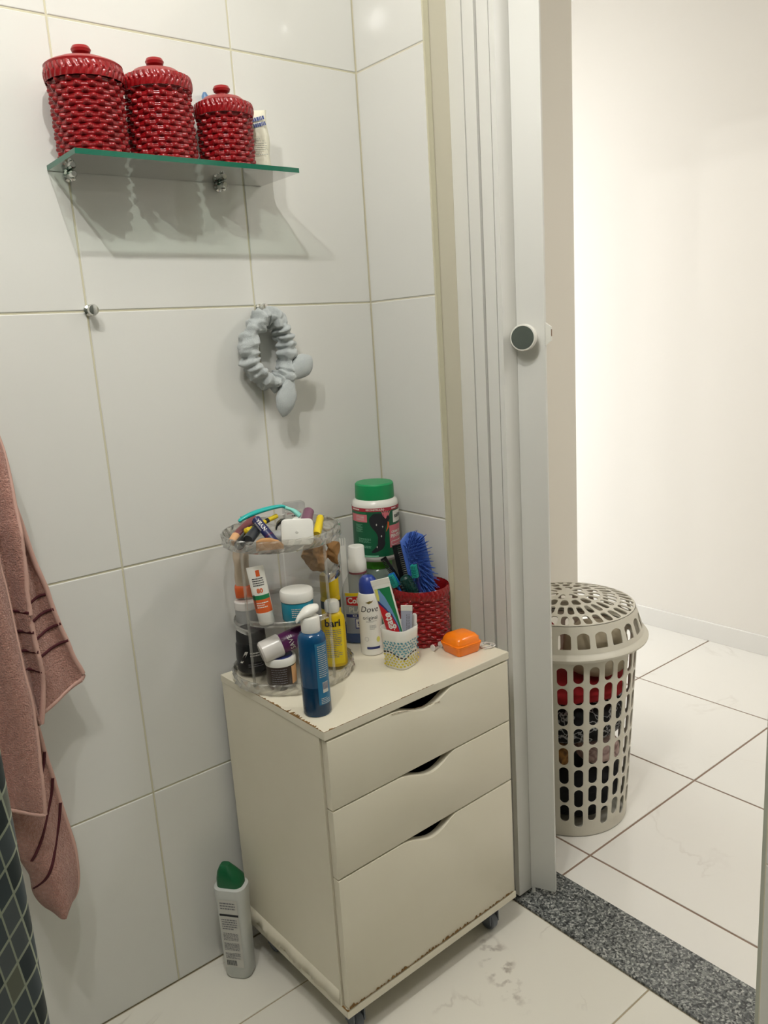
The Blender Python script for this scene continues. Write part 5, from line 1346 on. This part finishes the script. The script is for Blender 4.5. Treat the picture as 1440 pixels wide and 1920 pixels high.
# clothes inside, each a crumpled bundle
def cloth_mat(name, base, other, scale, thr, rough=.9):
    m = mat(name, base, rough)
    nt = m.node_tree
    vo = nt.nodes.new('ShaderNodeTexVoronoi'); vo.feature = 'DISTANCE_TO_EDGE'; vo.inputs['Scale'].default_value = scale
    n_ = nt.nodes.new('ShaderNodeTexNoise'); n_.inputs['Scale'].default_value = scale * .7; n_.inputs['Detail'].default_value = 3
    tc_ = nt.nodes.new('ShaderNodeTexCoord')
    ad_ = nt.nodes.new('ShaderNodeMixRGB'); ad_.inputs[0].default_value = .12
    nt.links.new(tc_.outputs['Object'], ad_.inputs[1]); nt.links.new(n_.outputs['Color'], ad_.inputs[2]); nt.links.new(tc_.outputs['Object'], n_.inputs['Vector'])
    nt.links.new(ad_.outputs[0], vo.inputs['Vector'])
    r_ = nt.nodes.new('ShaderNodeValToRGB'); e_ = r_.color_ramp.elements
    e_[0].position = 0; e_[0].color = rgb(other); e_[1].position = thr; e_[1].color = rgb(base)
    nt.links.new(vo.outputs['Distance'], r_.inputs['Fac']); nt.links.new(r_.outputs['Color'], nt.nodes['Principled BSDF'].inputs['Base Color'])
cloth_mat('cloth_blackwhite', '#141416', '#b9b9b9', 26, .06)
cloth_mat('cloth_pink', '#d9bdb6', '#a98a84', 22, .12)
cloth_mat('cloth_tanprint', '#2a1d16', '#a9783c', 24, .35)
mat('cloth_red', '#a3121c', .85, bump=(40, .5)); mat('cloth_beige', '#b3a78f', .9, bump=(40, .5)); mat('cloth_black', '#0d0d10', .9, bump=(40, .5))
def bundle(name, label, mt, a0, a1, z0, z1, seed, rfrac=.955, rmax=.105):
    """wedge of crumpled cloth filling part of the basket between two heights"""
    N, K = 40, 12; mid = (a0 + a1) / 2
    full = (a1 - a0) > 6
    cx, cy = (0, 0) if full else (math.cos(mid) * .075, math.sin(mid) * .075)
    V, F = [], []
    for k in range(K + 1):
        s = k / K; z = z0 + (z1 - z0) * s
        e_ = (1 - abs(2 * s - 1) ** 3.5) ** .5 if 0 < k < K else 0
        for q in range(N):
            a = 2 * PI * q / N
            if full: R_ = (Rb(z) * rfrac - .004)
            else:
                # distance from the bundle's own axis to the basket wall in this direction
                b_ = cx * math.cos(a) + cy * math.sin(a); c_ = cx * cx + cy * cy - (Rb(z) * rfrac - .004) ** 2
                R_ = min(-b_ + math.sqrt(b_ * b_ - c_), rmax)
            R_ *= e_ * (.94 + .06 * noise.noise(Vector((math.cos(a) * 3, math.sin(a) * 3, z * 40 + seed))))
            zz = z + .010 * noise.noise(Vector((math.cos(a) * 2.2 + seed, math.sin(a) * 2.2, s * 2))) * math.sin(PI * s)
            V.append((cx + R_ * math.cos(a), cy + R_ * math.sin(a), zz))
    for k in range(K):
        for q in range(N):
            F.append((k * N + q, k * N + (q + 1) % N, (k + 1) * N + (q + 1) % N, (k + 1) * N + q))
    o = ob(name, (V, F), mt, None, loc=(LX, LY, 0), smooth=70)
    tag(o, label, 'garment', 'clothes in the laundry basket')
    return o
bundle('garment', 'plain black garment at the bottom of the laundry basket', 'cloth_black', 0, 6.3, .014, .150, 1)
bundle('garment', 'pale pink printed garment low at the right of the laundry basket', 'cloth_pink', -1.75, -.55, .152, .222, 2, rmax=.060)
bundle('garment', 'brown garment with a tan print low at the left of the laundry basket', 'cloth_tanprint', -3.7, -2.6, .152, .220, 3, rmax=.060)
bundle('garment', 'black garment with white flower print, in the middle of the laundry basket', 'cloth_blackwhite', 0, 6.3, .224, .345, 4)
bundle('garment', 'red garment in the upper half of the laundry basket', 'cloth_red', 0, 6.3, .347, .388, 5)
bundle('garment', 'beige garment at the top of the laundry basket', 'cloth_beige', -1.9, -.5, .390, .525, 6, rmax=.084)
bundle('garment', 'red garment topmost at the left of the laundry basket', 'cloth_red', -4.3, -3.5, .390, .530, 8, rmax=.056)
